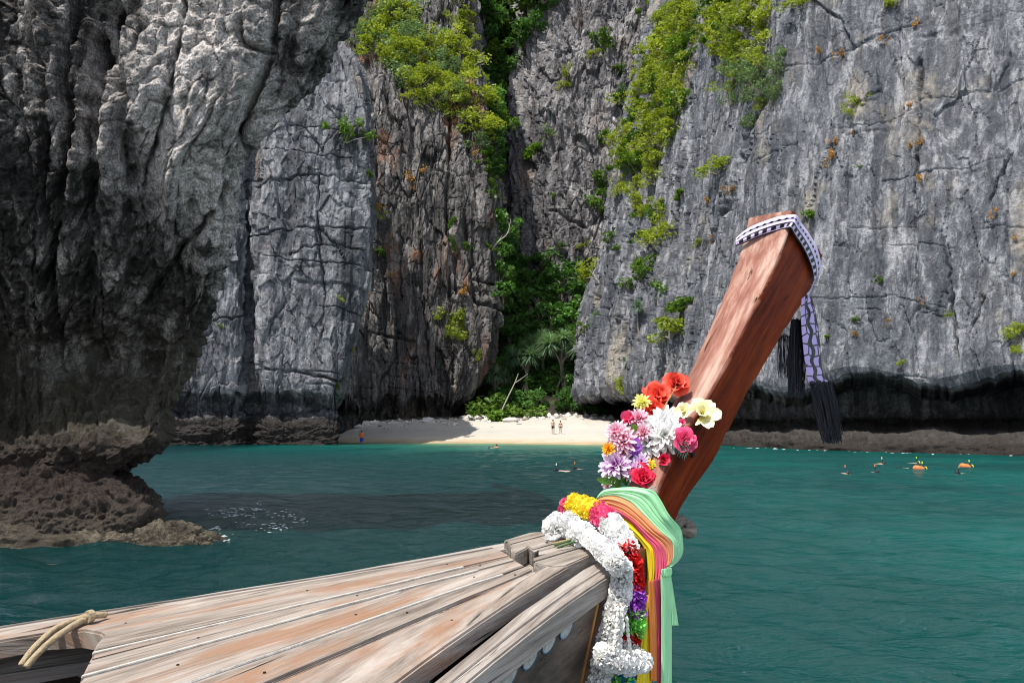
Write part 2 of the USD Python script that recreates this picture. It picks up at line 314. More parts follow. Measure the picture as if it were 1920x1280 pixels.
rowsA = [near_row(*r) for r in [(-60, 690, 16, 16), (-90, 740, 14.2, 14.4), (-85, 748, 12.9, 13.6), (-60, 738, 12.6, 13.5), (0, 705, 12.6, 13.5), (90, 655, 12.7, 13.7), (150, 628, 12.75, 13.9), (220, 562, 12.85, 14.0), (270, 508, 13.0, 14.2), (330, 474, 13.2, 14.4), (400, 458, 13.55, 14.8), (470, 446, 14.1, 15.1), (540, 426, 14.8, 15.5), (610, 395, 15.5, 15.9), (680, 372, 15.9, 16.0), (740, 345, 15.6, 15.6), (780, 322, 15.0, 15.1), (815, 308, 14.5, 14.6), (832, 298, 14.4, 14.5), (850, 270, 14.4, 14.6), (868, 236, 14.4, 14.8), (884, 210, 14.3, 14.9), (900, 224, 14.2, 14.8), (920, 260, 14.0, 14.6), (940, 284, 13.9, 14.4), (958, 292, 13.8, 14.3), (985, 285, 13.7, 14.3), (1020, 280, 13.6, 14.3), (1130, 280, 13.4, 14.3)]]
gA = [([(130, -60), (118, 60), (112, 150), (128, 200), (122, 300), (105, 400), (100, 520), (108, 640)], 13, .9), ([(48, -50), (45, 70), (75, 130), (85, 230), (80, 330), (90, 450), (110, 560)], 9, .5),
      ([(345, -50), (340, 40), (330, 100), (320, 170), (290, 270), (270, 350)], 7, .35), ([(520, -20), (512, 110), (470, 200), (450, 260), (478, 290)], 9, .6), ([(455, 45), (465, 90), (505, 100)], 8, .4),
      ([(475, 290), (430, 350), (380, 420), (330, 480), (280, 560)], 9, .4), ([(200, -50), (190, 80), (215, 150), (235, 260), (250, 330)], 24, .55), ([(160, 0), (165, 150), (170, 300), (160, 420)], 30, .8), ([(80, 650), (200, 680), (310, 650)], 70, .5)]
cliff('sea_rock', rowsA, 520, 620, near_disp, gA, M['rock_near'], 'huge overhanging grey rock with a barnacled dark foot standing in the sea', smooth=50)

# the reef at its foot
def lump(c, r, seed, amp=.35, n=5, sq=1.0, fine=.06):
    s = trimesh.creation.icosphere(n); v = s.vertices * np.array([1, 1, sq])
    k = 1 + (fbm(v * 1.6 + seed * 7.3, 4, seed) - .5) * 2 * amp + (fbm(v * 9 + seed, 3, seed + 1) - .5) * 2 * fine
    return v * k[:, None] * np.array(r) + np.array(c), s.faces
reef = [lump((-8.9, 14.1, -.40), (2.4, 1.0, .85), 1, .4, 6, 1, .1), lump((-6.9, 13.9, -.35), (1.9, .65, .68), 2, .4, 6, 1, .1), lump((-6.0, 13.85, -.48), (.95, .5, .82), 3, .4, 6, 1, .12), lump((-10.2, 13.7, -.3), (1.6, .9, .6), 5, .4, 6, 1, .1)]
top('reef_rock', cat_mesh(*reef), M['reef'], 'low barnacle covered reef lapped by waves at the foot of the overhanging rock', kind='structure', smooth=True)
top('submerged_rock', lump((-6.9, 12.4, -.62), (1.5, .6, .5), 8, .3, 4), M['reef'], 'yellow brown rock just under the water before the reef', kind='structure', smooth=True)

def b_row(py, e, k=0.0):
    return (py, [(150, 82 + k), (300, 83 + k), (380, 83 + k), (440, 83.5 + k), (470, 86 + k), (500, 83.6 + k), (560, 83.2 + k), (630, 83.5 + k), (e - 6, 85 + k), (e, 88 + k), (e - 6, 95 + k), (e - 60, 120 + k)])
rowsB = [b_row(*r) for r in [(70, 600, 30), (86, 640, 12), (100, 660, 5), (200, 690, 3), (300, 700, 2), (420, 697, 1), (480, 690, .5), (560, 678, 0), (640, 660, -.5), (700, 646, -.8), (735, 640, -.5), (754, 632, 2), (768, 614, 3.2), (777, 612, 1.2), (800, 619, -.6), (826, 626, -1.0), (850, 628, -1.2), (930, 630, -1.2)]]
gB = [([(466, 340), (466, 500), (470, 640), (455, 720), (430, 780)], 6, 1.6), ([(480, 350), (560, 330), (600, 325), (690, 345)], 2.5, .7), ([(475, 445), (560, 425), (690, 430)], 2.2, .6), ([(540, 475), (600, 455), (680, 470)], 2.2, .6), ([(600, 330), (595, 420), (610, 560), (600, 640)], 3, .6), ([(400, 600), (465, 590)], 2.5, .6), ([(500, 690), (570, 700), (640, 715)], 4, .8), ([(530, 620), (520, 760)], 3, .6)]
cliff('cliff', rowsB, 360, 700, far_disp(1.2, .6, .6, .32, 1, 2.6, 5.5, .8, .5), gB, M['rock_left'], 'dark grey banded cliff with a brown tide-worn base left of the beach')

def c_row(py, e, k=0.0):
    return (py, [(520, 132 + k), (600, 131 + k), (660, 130 + k), (720, 129 + k), (780, 128 + k), (830, 128.5 + k), (.985 * e, 130 + k), (e, 134 + k), (e - 3, 142 + k), (e - 40, 175 + k)])
rowsC = [c_row(*r) for r in [(-150, 880, 60), (-90, 880, 34), (0, 880, 26), (60, 880, 22), (130, 893, 15), (250, 906, 7), (330, 914, 4), (420, 922, 2), (520, 924, 1), (600, 918, 0), (680, 908, -1), (715, 893, -1.5), (742, 876, -1), (758, 858, 3), (775, 848, 5), (800, 848, 5), (840, 848, 5)]]
gC = [([(752, 120), (752, 300), (748, 450), (752, 560)], 4, 1.4), ([(702, 300), (690, 480), (650, 640), (640, 760)], 5, 1.4), ([(790, 380), (790, 560), (810, 700)], 4, 1.0), ([(845, 170), (838, 400), (845, 600), (850, 720)], 5, 1.8), ([(870, 400), (885, 520), (905, 600)], 4, 1.2), ([(890, 520), (930, 540)], 4, 1.2), ([(800, 300), (840, 330), (905, 320)], 4, 1.0), ([(720, 110), (730, 230)], 5, 1.4), ([(690, 620), (780, 640)], 4, .9), ([(870, 540), (940, 600)], 5, 1.4)]
cliff('cliff', rowsC, 400, 760, far_disp(2.0, 1.7, 1.15, .3, 2, 2.3, 9.0, .8, .8), gC, M['rock_mid'], 'rust stained cliff in the middle behind the beach with a shrubby crest')

def d_row(py, k=0.0):
    return (py, [(780, 176 + k), (850, 176 + k), (890, 176 + k), (915, 186 + k), (935, 198 + k), (955, 190 + k), (985, 174 + k), (1040, 168 + k), (1100, 165 + k), (1170, 163 + k), (1250, 162 + k), (1400, 165 + k)])
rowsD = [d_row(*r) for r in [(-450, 45), (-200, 28), (0, 18), (150, 10), (300, 5), (450, 1), (600, 0), (800, 0)]]
gD = [([(1000, 60), (985, 160), (1000, 330)], 6, 2.0), ([(1040, 400), (1100, 430), (1150, 380)], 5, 1.6), ([(1090, 40), (1075, 200), (1090, 380)], 5, 1.4), ([(1000, 440), (1020, 540)], 5, 1.5)]
cliff('cliff', rowsD, 360, 560, far_disp(2.4, 1.8, 1.3, .3, 3, 3.0, 9.0, 1.0, .8), gD, M['rock_back'], 'dark shaded rear cliff at the head of the gully')

EC = [(0, 126, 1.0), (30, 119, .9), (95, 110, .72), (180, 97, .5), (290, 81, .25), (400, 71, .1), (520, 64.5, 0), (660, 59.5, 0), (820, 55, 0), (1050, 49, 0), (1500, 40, 0)]
def e_row(py, e, f, lip=0.0):
    back = [(e + 30, 170 * f), (e + 2, 134 * f)]
    cs = [(back[0][0], back[0][1], 0), (back[1][0], back[1][1], lip * 18)]
    for i, (dx, dep, w) in enumerate(EC):
        x = e + dx if i < 2 else (1085 + dx) * (1 - w) + (e + dx) * w
        cs.append((x, dep * f, lip * (w * 24 - (8 if i > 5 else 0) + [0, 4, -7, 13, -9, 16, -12, 13, -15, 8, 0][i])))
    return (py, cs)
rowsE = [e_row(*r) for r in [(-500, 1330, 1.32), (-250, 1275, 1.2), (0, 1226, 1.12), (150, 1195, 1.085), (300, 1165, 1.05), (450, 1140, 1.025), (560, 1108, 1.005), (640, 1094, .995), (690, 1090, .985, 1), (708, 1089, .982, 1), (714, 1092, 1.0, 1), (720, 1100, 1.10, 1), (745, 1110, 1.22, .8), (785, 1112, 1.22, .2), (800, 1108, 1.12, 0), (811, 1104, 1.01), (826, 1102, .985), (838, 1102, .972), (856, 1102, .965), (900, 1102, .96), (980, 1102, .955)]]
gE = [([(1462, 139), (1560, 109), (1687, 49), (1725, 37)], 3.5, .9), ([(1560, 247), (1640, 230), (1710, 210)], 3, .7), ([(1654, 341), (1800, 315), (1897, 300)], 2.5, .6), ([(1725, 112), (1725, 270), (1718, 375), (1724, 520)], 5, .9), ([(1804, 67), (1864, 165), (1897, 109)], 4, .9), ([(1530, 565), (1680, 557), (1777, 580)], 2.5, .7), ([(1777, 460), (1790, 580), (1800, 680)], 4, .7), ([(1520, 0), (1580, 40), (1600, 90)], 4, .8), ([(1860, 380), (1900, 290)], 3, .7), ([(1440, 180), (1400, 260), (1375, 370), (1330, 460), (1290, 560)], 9, 1.3), ([(1200, 330), (1190, 520), (1200, 680)], 6, 1.2), ([(1300, 120), (1285, 300), (1262, 460)], 8, 1.4), ([(1130, 560), (1120, 700)], 5, 1.0), ([(1380, 590), (1460, 575)], 3, .6), ([(1470, 300), (1465, 480)], 4, .6), ([(1590, 280), (1590, 480)], 3, .5), ([(1850, 560), (1820, 640), (1840, 690)], 3, .7)]
def e_disp(P, U, Z):
    d = far_disp(1.6, 1.6, .9, .15, 5, 2.0, 8.0, .9, .8)(P, U, Z); d2 = far_disp(.9, .4, .3, .14, 6, 2.4, 9.0, .5, .7)(P, U, Z)
    k = ss(6, 20, P[..., 0] - (Z - 10) * .06 - 16); k = ss(18, 28, P[..., 0] - .05 * (Z - 20))
    d = d * (1 - k) + d2 * k
    low = ss(3.2, 1.4, Z)
    return d * (1 - .6 * low) + low * (fbm(np.stack([U * .3, Z * 2.4, U * 0], -1), 4, 9) - .5) * .7
gE = [(a, b, c * (.32 if abs(a[0][0] - a[-1][0]) > abs(a[0][1] - a[-1][1]) else .75)) for a, b, c in gE]
cliff('cliff', rowsE, 620, 720, e_disp, gE, M['rock_right'], 'tall pale grey streaked cliff on the right, undercut by a dark cave at the water')
TREE = None
def on_rock(px, py, among=None, back=.0):
    """The frontmost rock near a point of the picture."""
    global TREE
    if TREE is None:
        V = np.vstack(FRONT[1:]); Q = proj(V); ok = (V[:, 1] > 30)
        TREE = (cKDTree(Q[ok]), V[ok])
    i = TREE[0].query_ball_point((px, py), 5.0)
    if not i: i = [TREE[0].query((px, py))[1]]
    v = TREE[1][i]; return at(px, py, np.percentile(v[:, 1], 8) + back)

# ------------------------------------------------------------------ the sea
rng = np.random.default_rng(7)
NR = 400; rad = np.r_[0.6, np.geomspace(1.2, 150, NR), np.geomspace(170, 6000, 22)]
ang = np.radians(np.r_[np.linspace(-180, -46, 68)[:-1], np.linspace(-46, 46, 470), np.linspace(46, 180, 68)[1:]])
RR, AA = np.meshgrid(rad, ang, indexing='ij'); X, Y = RR * np.sin(AA), RR * np.cos(AA); Z = X * 0
for k in range(56):
    lam = .22 * (9 ** rng.random()); th = rng.normal(-1.9, .75); ph = rng.random() * 6.28; kk = 2 * np.pi / lam
    amp = .0078 * lam ** .8 * (.5 + rng.random())
    fade = ss(1.2, 3.0, lam / np.maximum(.0125 * RR, .01))
    gustx = noise(np.stack([X / (lam * 5), Y / (lam * 5), X * 0 + k], -1), k) if k % 2 == 0 else 1
    Z += amp * fade * gustx * np.sin(kk * (X * math.cos(th) + Y * math.sin(th)) + ph)
Z *= ss(4000, 100, RR)
depth = -ground_z(X, Y)
v, q = grid_mesh(np.stack([X, Y, Z], -1))
g = G(); pos = g('geometry').position
dp = g('attribute', attribute='water_depth').fac
w1 = g.noise(g.map(pos, (1.0, 1.7, 1)), 2.6, 5.0, .6); w2 = g.noise(g.map(pos, (.5, 1.0, 1)), .9, 4.0, .6)
nb = g.bump(g.math('add', w1, g.math('multiply', w2, 1.6)), 1.0, .2)
body = g.ramp(g.math('multiply', dp, .13), [(0, (.13, .22, .14)), (.1, (.035, .15, .11)), (.3, (.002, .082, .068)), (.45, (.0004, .056, .049)), (.62, (.0003, .034, .032)), (1, (.0003, .014, .0145))])
body = g.mix(g.ramp(g.noise(pos, .12, 4.0, .6), [(.38, 0), (.66, .72)]), body, (.0004, .018, .018))
fr = g.math('multiply', g('fresnel', IOR=1.33, normal=nb).fac, .17)
clear = g.ramp(g.math('multiply', dp, .5), [(0, .96), (.25, .62), (.6, .22), (1, .12)])
under = g('mix_closure', fac=clear, closure1=g('diffuse_bsdf', color=body).BSDF, closure2=g('transparent_bsdf', color=(.62, .9, .82)).BSDF).closure
M['water'] = g.make('water', g('mix_closure', fac=fr, closure1=under, closure2=g('glossy_bsdf', color=(.95, .98, 1), roughness=.06, normal=nb).BSDF).closure)
wm = top('sea', (v, q[:, ::-1]), M['water'], 'rippled teal sea water of the bay', kind='structure', smooth=True)
UsdGeom.PrimvarsAPI(wm).CreatePrimvar('water_depth', Sdf.ValueTypeNames.FloatArray, 'vertex').Set(Vt.FloatArray.FromNumpy(depth.ravel().astype(np.float32)))

# ------------------------------------------------------------------ plants
def leaves(c, size, rng, up=.5, aspect=1.7):
    """One folded leaf or small spray (4 triangles) at each of the points c."""
    n = len(c); d = rng.normal(size=(n, 3)); d[:, 2] *= .6; d /= np.linalg.norm(d, axis=1, keepdims=True)
    nn = rng.normal(size=(n, 3)) + np.array([0, 0, up * 2]); nn -= (nn * d).sum(1, keepdims=True) * d; nn /= np.linalg.norm(nn, axis=1, keepdims=True)
    s = np.cross(d, nn); L = (size * rng.uniform(.6, 1.4, n))[:, None]; Wd = L / aspect
    v = np.stack([c - d * L / 2, c + s * Wd / 2 - nn * L * .08, c + d * L / 2, c - s * Wd / 2 - nn * L * .08], 1).reshape(-1, 3)
    i = np.arange(n)[:, None] * 4
    return v, np.vstack([i + [0, 1, 2], i + [0, 2, 3]])
def bush_shape(seed, n=520, puffs=9, flat=.75, size=.2, droop=0.0):
    rng = np.random.default_rng(seed)
    pc = rng.normal(size=(puffs, 3)) * np.array([.48, .48, .4 * flat]); pr = rng.uniform(.25, .5, puffs)
    k = rng.integers(0, puffs, n); d = rng.normal(size=(n, 3)); d /= np.linalg.norm(d, axis=1, keepdims=True)
    c = pc[k] + d * (pr[k] * rng.uniform(.55, 1.05, n))[:, None] * np.array([1, 1, flat])
    c[:, 2] += .45 - droop * (c[:, 0] ** 2 + c[:, 1] ** 2)
    st = [tube(smooth_path([(0, 0, -.25), pc[i] * .5 + [0, 0, .15], pc[i] + [0, 0, .4]], 4), [.045, .03, .02, .008], 4) for i in range(0, puffs, 2)]
    return leaves(c, size, rng), cat_mesh(*st)
BUSH = {}
def bush_kind(kind, mat, **kw):
    BUSH[kind] = []
    for i in range(kw.pop('n_kinds', 3)):
        c = kind_class(f'{kind}_{i}'); f, s = bush_shape(sum(map(ord, kind)) + i, **kw)
        part(c, 'foliage', f, mat, kind='stuff'); part(c, 'stem', s, M['bark']); BUSH[kind].append(c)
bush_kind('yellow', M['leaf_yellow'], n=620, puffs=10, size=.17)
bush_kind('green', M['leaf_green'], n=520, puffs=8, size=.22)
bush_kind('dark', M['leaf_dark'], n=700, puffs=11, size=.2)
bush_kind('pale', M['leaf_pale'], n=700, puffs=11, size=.14)
bush_kind('dry', M['leaf_dry'], n=160, puffs=5, size=.28, flat=1.1)
# broad-leaved tree with a trunk
def tree_kind(kind, mat, seed):
    c = kind_class(kind); rng = np.random.default_rng(seed)
    tr = tube(smooth_path([(0, 0, -.3), (.05, .02, .35), (-.03, .05, .8), (.02, 0, 1.15)], 8), np.linspace(.06, .025, 8), 6)
    tips, limbs = [], []
    for i in range(11):
        a = i * 2.4 + rng.normal(0, .3); h = .5 + .06 * i; r = rng.uniform(.35, .75) * (1.15 - h * .4); tip = np.array([math.cos(a) * r, math.sin(a) * r, h + rng.uniform(.15, .45)])
        limbs.append(tube(smooth_path([(0, 0, h * .8), tip * [.5, .5, 1] - [0, 0, .12], tip], 5), np.linspace(.025, .006, 5), 4)); tips.append(tip)
    tips = np.array(tips); n = 900; k = rng.integers(0, len(tips), n); d = rng.normal(size=(n, 3)); d /= np.linalg.norm(d, axis=1, keepdims=True)
    cc = tips[k] + d * (rng.uniform(.4, 1, n) * rng.uniform(.2, .34, len(tips))[k])[:, None] * [1, 1, .6]
    part(c, 'trunk', cat_mesh(tr, *limbs), M['bark']); part(c, 'crown', leaves(cc, .15, rng), mat, kind='stuff'); return c
TREE_D = [tree_kind(f'broad_{i}', M['leaf_dark'], 60 + i) for i in range(3)]
# screw palm: a ball of long drooping blades on a thin leaning trunk with stilt roots
def spiky_kind(kind, seed, trunk=True):
    c = kind_class(kind); rng = np.random.default_rng(seed); bl = []
    heads = [(0, 0, 1.0)] if not trunk else [(0, 0, 1.0), (.22, .1, .86), (-.24, .06, .88), (.05, -.24, .84), (-.1, .2, .94)]
    for hx, hy, hz in heads:
        for i in range(300):
            a, e = rng.uniform(0, 6.28), rng.uniform(-.9, 1.45); L = rng.uniform(.2, .33); d = np.array([math.cos(a) * math.cos(e), math.sin(a) * math.cos(e), math.sin(e)]); s = np.array([-math.sin(a), math.cos(a), 0]) * .006
            p0 = np.array([hx, hy, hz]); p1 = p0 + d * L * .6; p2 = p0 + d * L + [0, 0, -.06 * L / .3]
            bl.append((np.array([p0 - s, p0 + s, p1 + s, p1 - s, p2]), np.array([[0, 1, 2], [0, 2, 3], [3, 2, 4]])))
    part(c, 'crown', cat_mesh(*bl), M['leaf_spiky'], kind='stuff')
    st = [tube(smooth_path([(.03, 0, .0), (-.02, .03, .5), (hx, hy, hz)], 7), np.linspace(.03, .016, 7), 5) for hx, hy, hz in heads]
    part(c, 'trunk', cat_mesh(*st), M['bark'])
    if trunk:
        for i in range(6):
            a = i * 1.05 + rng.normal(0, .2); part(c, 'stilt_root', tube(smooth_path([(math.cos(a) * .02, math.sin(a) * .02, .3), (math.cos(a) * .08, math.sin(a) * .08, .17), (math.cos(a) * .12, math.sin(a) * .12, -.06)], 5), np.linspace(.014, .009, 5), 4), M['bark'])
    return c
SPIKY = [spiky_kind(f'spiky_{i}', 80 + i) for i in range(2)]; SPIKY_LOW = [spiky_kind('spiky_low', 85, False)]

rng = np.random.default_rng(11)
def put(kinds, name, px, py, wpx, label, cat='shrub', group=None, p=None, tall=1.0, half=.75, tilt=None):
    p = on_rock(px, py) if p is None else p
    r = wpx / FPX * p[1] * half
    copy_of(kinds[int(rng.integers(len(kinds)))], name, p - np.array([0, .15 * r, .35 * r * tall]), rng.uniform(0, 360), (r * rng.uniform(.9, 1.1), r * rng.uniform(.9, 1.1), r * tall * rng.uniform(.9, 1.1)), label, cat, group, tilt)
def mass(poly, n, sizes, kinds, name, label, group, tall=1.0, gap=.5):
    pg = sg.Polygon(poly); x0, y0, x1, y1 = pg.bounds; pts = []
    tries = 0
    while len(pts) < n and tries < 9000:
        tries += 1; q = (rng.uniform(x0, x1), rng.uniform(y0, y1))
        if pg.contains(sg.Point(q)) and all(math.hypot(q[0] - a, q[1] - b) > sizes[0] * gap for a, b in pts): pts.append(q)
    for q in pts:
        ks = kinds[int(rng.choice(len(kinds), p=[.72, .28] if len(kinds) == 2 else None))]; f = (q[1] - y0) / (y1 - y0); wh = ['near its top', 'in its upper half', 'in its lower half', 'near its lower end'][min(3, int(f * 4))]; lb = {'yellow': 'yellow green', 'green': 'bright green', 'dark': 'dark green', 'pale': 'pale blue green'}[ks] + ' shrub ' + label + ', ' + wh
        put(BUSH[ks], name, q[0], q[1], rng.uniform(*sizes), lb, 'shrub', group + ', ' + ks + ', ' + wh, tall=tall)
mass([(676, 60), (700, 10), (745, -10), (790, 45), (808, 85), (850, 75), (880, 100), (897, 160), (908, 220), (912, 300), (903, 290), (895, 215), (868, 200), (845, 170), (835, 225), (822, 230), (812, 180), (795, 150), (788, 195), (772, 185), (745, 140), (720, 105), (690, 85)], 60, (30, 52), ['yellow', 'pale'], 'crest_shrub', 'in the growth over the middle cliff crest', 'shrubs over the middle cliff crest')
mass([(845, -20), (878, -20), (885, 80), (870, 90), (850, 50)], 8, (22, 36), ['yellow'], 'crest_shrub', 'in the growth over the middle cliff crest', 'shrubs over the middle cliff crest')
mass([(900, 200), (912, 230), (925, 330), (935, 420), (925, 400), (908, 320)], 14, (14, 24), ['green'], 'edge_shrub', 'along the right edge of the middle cliff', 'shrubs along the edge of the middle cliff')
mass([(905, -20), (1025, -20), (1000, 60), (985, 110), (962, 125), (950, 200), (945, 300), (928, 330), (915, 250), (912, 150)], 34, (34, 60), ['dark', 'green'], 'gully_shrub', 'in the shaded cleft above the beach', 'shrubs in the high cleft', tall=1.1)
mass([(930, 420), (955, 440), (985, 500), (965, 560), (935, 540)], 12, (36, 56), ['dark'], 'gully_shrub', 'in the shaded cleft above the beach', 'shrubs in the high cleft', tall=1.2)
mass([(1230, 15), (1285, -15), (1300, 60), (1290, 110), (1275, 150), (1280, 200), (1265, 260), (1238, 285), (1228, 345), (1207, 320), (1172, 310), (1167, 260), (1187, 220), (1202, 140), (1217, 80)], 84, (26, 48), ['yellow', 'green'], 'ledge_shrub', 'in the long growth down the right ledge', 'shrubs down the right cliff ledge')
mass([(1165, 300), (1235, 340), (1248, 430), (1215, 470), (1195, 400), (1160, 360)], 13, (18, 34), ['yellow', 'green'], 'ledge_shrub', 'in the thin trail under the long ledge growth', 'shrubs trailing under the long ledge growth')
mass([(1320, 60), (1330, -10), (1445, -15), (1440, 35), (1418, 88), (1392, 110), (1352, 105), (1325, 80)], 26, (34, 58), ['yellow', 'green'], 'upper_shrub', 'in the clump on the right cliff shoulder', 'shrubs on the right cliff shoulder')
mass([(1355, 130), (1420, 95), (1462, 85), (1470, 135), (1442, 200), (1402, 228), (1372, 208)], 20, (30, 48), ['pale', 'yellow'], 'pale_shrub', 'in the patch under the shoulder clump', 'pale shrubs below the shoulder')
ONE = [('green', 650, 250, 38, 'bright green shrub clinging alone to the left banded cliff under the overhang', 1.3), ('green', 688, 258, 20, 'small green shrub beside the larger lone shrub of the left banded cliff', 1), ('green', 690, 325, 14, 'tiny green tuft below the two lone shrubs on the left banded cliff edge', 1.4),
       ('yellow', 708, 400, 20, 'small yellow shrub halfway up the middle cliff near its left edge', 1), ('green', 710, 472, 20, 'small green shrub below the yellow one near the middle cliff left edge', 1), ('yellow', 850, 606, 42, 'tall yellow green shrub standing low on the middle cliff above the sand', 1.5), ('yellow', 872, 634, 30, 'lower yellow shrub joined to the tall one low on the middle cliff', .8), ('yellow', 895, 665, 15, 'narrow yellow shrub low on the right corner of the middle cliff', 1.8),
       ('green', 851, 415, 16, 'slim green shrub in the upright crack of the middle cliff, upper', 2), ('green', 849, 462, 16, 'slim green shrub in the upright crack of the middle cliff, lower', 1.8), ('green', 877, 465, 16, 'small green shrub right of the upright crack of the middle cliff', 1), ('green', 915, 465, 18, 'green shrub beside the dead pale branch on the middle cliff edge', .8),
       ('yellow', 640, 562, 10, 'tiny yellow tuft low on the left banded cliff', 1), ('green', 633, 726, 12, 'tiny bright tuft just above the tide-worn base of the left cliff', 1), ('yellow', 660, 655, 10, 'tiny yellow tuft by the rust patch low on the middle cliff', 1.2), ('green', 412, 612, 9, 'tiny green tuft in the shaded banded rock beside the overhang', 1),
       ('green', 1135, 85, 40, 'round green shrub high on the dark rear cliff', 1), ('yellow', 1110, 102, 18, 'small yellow shrub left of the round one high on the rear cliff', 1), ('yellow', 1064, 140, 22, 'yellow tuft on the rear cliff right of the cleft, upper', 1.4), ('yellow', 1055, 160, 18, 'yellow tuft on the rear cliff right of the cleft, lower', 1), ('green', 1157, 130, 24, 'bushy green shrub right of the yellow tufts on the rear cliff', 1.2), ('dark', 1160, 185, 26, 'dark shrub on the rear cliff edge next to the right ledge growth', 1.2),
       ('green', 1005, 280, 34, 'tall green shrub in the middle of the rear cliff', 1.4), ('pale', 1028, 250, 20, 'pale shrub just above the tall one in the middle of the rear cliff', 1.3), ('green', 1130, 260, 26, 'green shrub on the rear cliff level with the tall middle one', 1), ('green', 1050, 462, 14, 'small green tuft low on the rear cliff above the trees', 1.4), ('yellow', 1092, 462, 18, 'small yellow tuft low on the rear cliff above the trees', 1), ('green', 1038, 368, 14, 'tiny green tuft near the foot of the rear cliff face', 1),
       ('green', 1128, 352, 44, 'leafy bright green shrub on the corner of the right cliff, upper half', 1), ('green', 1125, 385, 36, 'leafy bright green shrub on the corner of the right cliff, lower half', 1), ('green', 1203, 308, 46, 'bright green leafy shrub at the foot of the long ledge growth', .8), ('yellow', 1345, 312, 52, 'dense olive shrub on the bare rock right of the long ledge growth', .8), ('yellow', 1238, 440, 48, 'round yellow green shrub under the long ledge growth', 1.2), ('green', 1275, 362, 32, 'thin green shrub above and right of the round yellow green one', .8),
       ('green', 1148, 450, 26, 'green shrub on the right cliff corner above the leaning pale trunk', 1), ('green', 1155, 468, 26, 'darker green shrub right under the corner one above the leaning trunk', .8), ('green', 1198, 508, 38, 'green shrub left of the stacked shrubs low on the right cliff', 1.1), ('green', 1180, 535, 24, 'smaller green shrub hanging under the left one low on the right cliff', 1), ('green', 1270, 512, 44, 'topmost of the stacked green shrubs low on the right cliff', 1), ('green', 1238, 552, 38, 'green shrub at the left of the stack low on the right cliff', 1), ('green', 1286, 568, 46, 'green shrub at the right of the stack low on the right cliff', .9), ('yellow', 1256, 612, 62, 'widest and lowest of the stacked shrubs on the right cliff', .8),
       ('yellow', 1106, 515, 46, 'yellow green shrub on the right cliff corner beside the gully trees', 1.2), ('green', 1099, 615, 26, 'bright shrub at the right cliff corner beside the gully trees, lower', .9), ('yellow', 1163, 720, 28, 'yellow green shrub just above the overhang left of the roses', 1.2), ('green', 1520, 402, 24, 'small bright green shrub behind the tip of the boat stem', 1), ('yellow', 1606, 190, 24, 'slanting yellow green tuft on the right cliff above the boat stem', 1.2), ('yellow', 1592, 212, 16, 'smaller yellow tuft under the slanting one above the boat stem', 1.4),
       ('yellow', 1908, 622, 40, 'yellow shrub at the right edge of the right cliff', 1.3), ('yellow', 1902, 655, 20, 'smaller yellow shrub hanging below the one at the right edge', 1.3), ('green', 1550, 632, 18, 'small green tuft right of the hanging scarf', .8), ('green', 1602, 600, 15, 'green tuft with a dry tail right of the hanging scarf', .8), ('yellow', 1500, 8, 42, 'yellow shrub at the top edge on the right cliff', .7), ('yellow', 1675, 8, 36, 'olive tuft at the top edge further right on the cliff', .7), ('green', 1648, 525, 12, 'dark tuft in a crack in the middle of the pale right wall', 1.4), ('green', 1612, 312, 8, 'tiny green tuft in the middle of the pale right wall', .8), ('yellow', 1310, 455, 18, 'yellow tuft on the right cliff left of the boat stem', 1.1), ('yellow', 1690, 680, 10, 'thin tuft just above the cave roof', 1.6), ('yellow', 1780, 590, 10, 'thin pale tuft above the far end of the cave', 1.4)]
for kind, px, py, w, lab, tall in ONE:
    put(BUSH[kind], 'cliff_shrub', px, py, w, lab, 'shrub', tall=tall)
for k in range(32):                              # dry tufts
    px, py = (lambda b, f: (b[0] + (b[2] - b[0]) * f + rng.normal(0, 14), b[1] + (b[3] - b[1]) * f + rng.normal(0, 10)))([(1462, 139, 1725, 37), (1530, 330, 1625, 190), (1720, 100, 1720, 400), (1300, 480, 1380, 300), (1540, 650, 1780, 560), (1860, 300, 1905, 560)][k % 6], rng.random()) if k < 22 else (rng.uniform(700, 900), rng.uniform(180, 560))
    put(BUSH['dry'], 'dry_tuft', px, py, rng.uniform(8, 17), 'dry orange grass tuft rooted in the pale right wall' if k < 22 else 'dry orange grass tuft rooted in the stained middle cliff', 'grass tuft', 'dry tufts on the right wall' if k < 22 else 'dry tufts on the middle cliff', tall=1.3)
put(SPIKY_LOW, 'screw_palm', 1195, 612, 44, 'blue green screw palm rooted in the right cliff with hanging roots', 'screw palm', half=1.3)
put(SPIKY_LOW, 'screw_palm', 1118, 640, 52, 'drooping screw palm on the right cliff corner beside the gully trees', 'screw palm', half=1.4)
put(SPIKY_LOW, 'screw_palm', 1170, 690, 20, 'little screw palm above the yellow shrub over the overhang', 'screw palm', half=1.3)
# trees of the gully floor
def on_ground(px, depth):
    p = at(px, 798, depth); p[2] = float(ground_z(p[0], p[1])); return p
k = 0
for px, py, w, dep in [(955, 590, 70, 158), (990, 560, 76, 166), (1030, 565, 80, 170), (1075, 555, 84, 168), (1105, 560, 66, 160), (965, 640, 72, 150), (1010, 615, 84, 156), (1055, 610, 90, 158), (1095, 615, 80, 152), (985, 668, 74, 144), (1035, 655, 84, 147), (1080, 660, 80, 146), (945, 540, 54, 168), (1100, 520, 50, 172), (955, 672, 54, 142), (1060, 680, 60, 141)]:
    p = at(px, py + w * .35, dep); r = w / FPX * dep * .8; gz = float(ground_z(p[0], p[1]))
    copy_of(TREE_D[k % 3], 'gully_tree', (p[0], p[1], max(gz, p[2] - r * 1.0)), rng.uniform(0, 360), r, 'dark broad-leaved tree in the thicket closing the gully behind the beach', 'tree', 'trees of the gully thicket'); k += 1
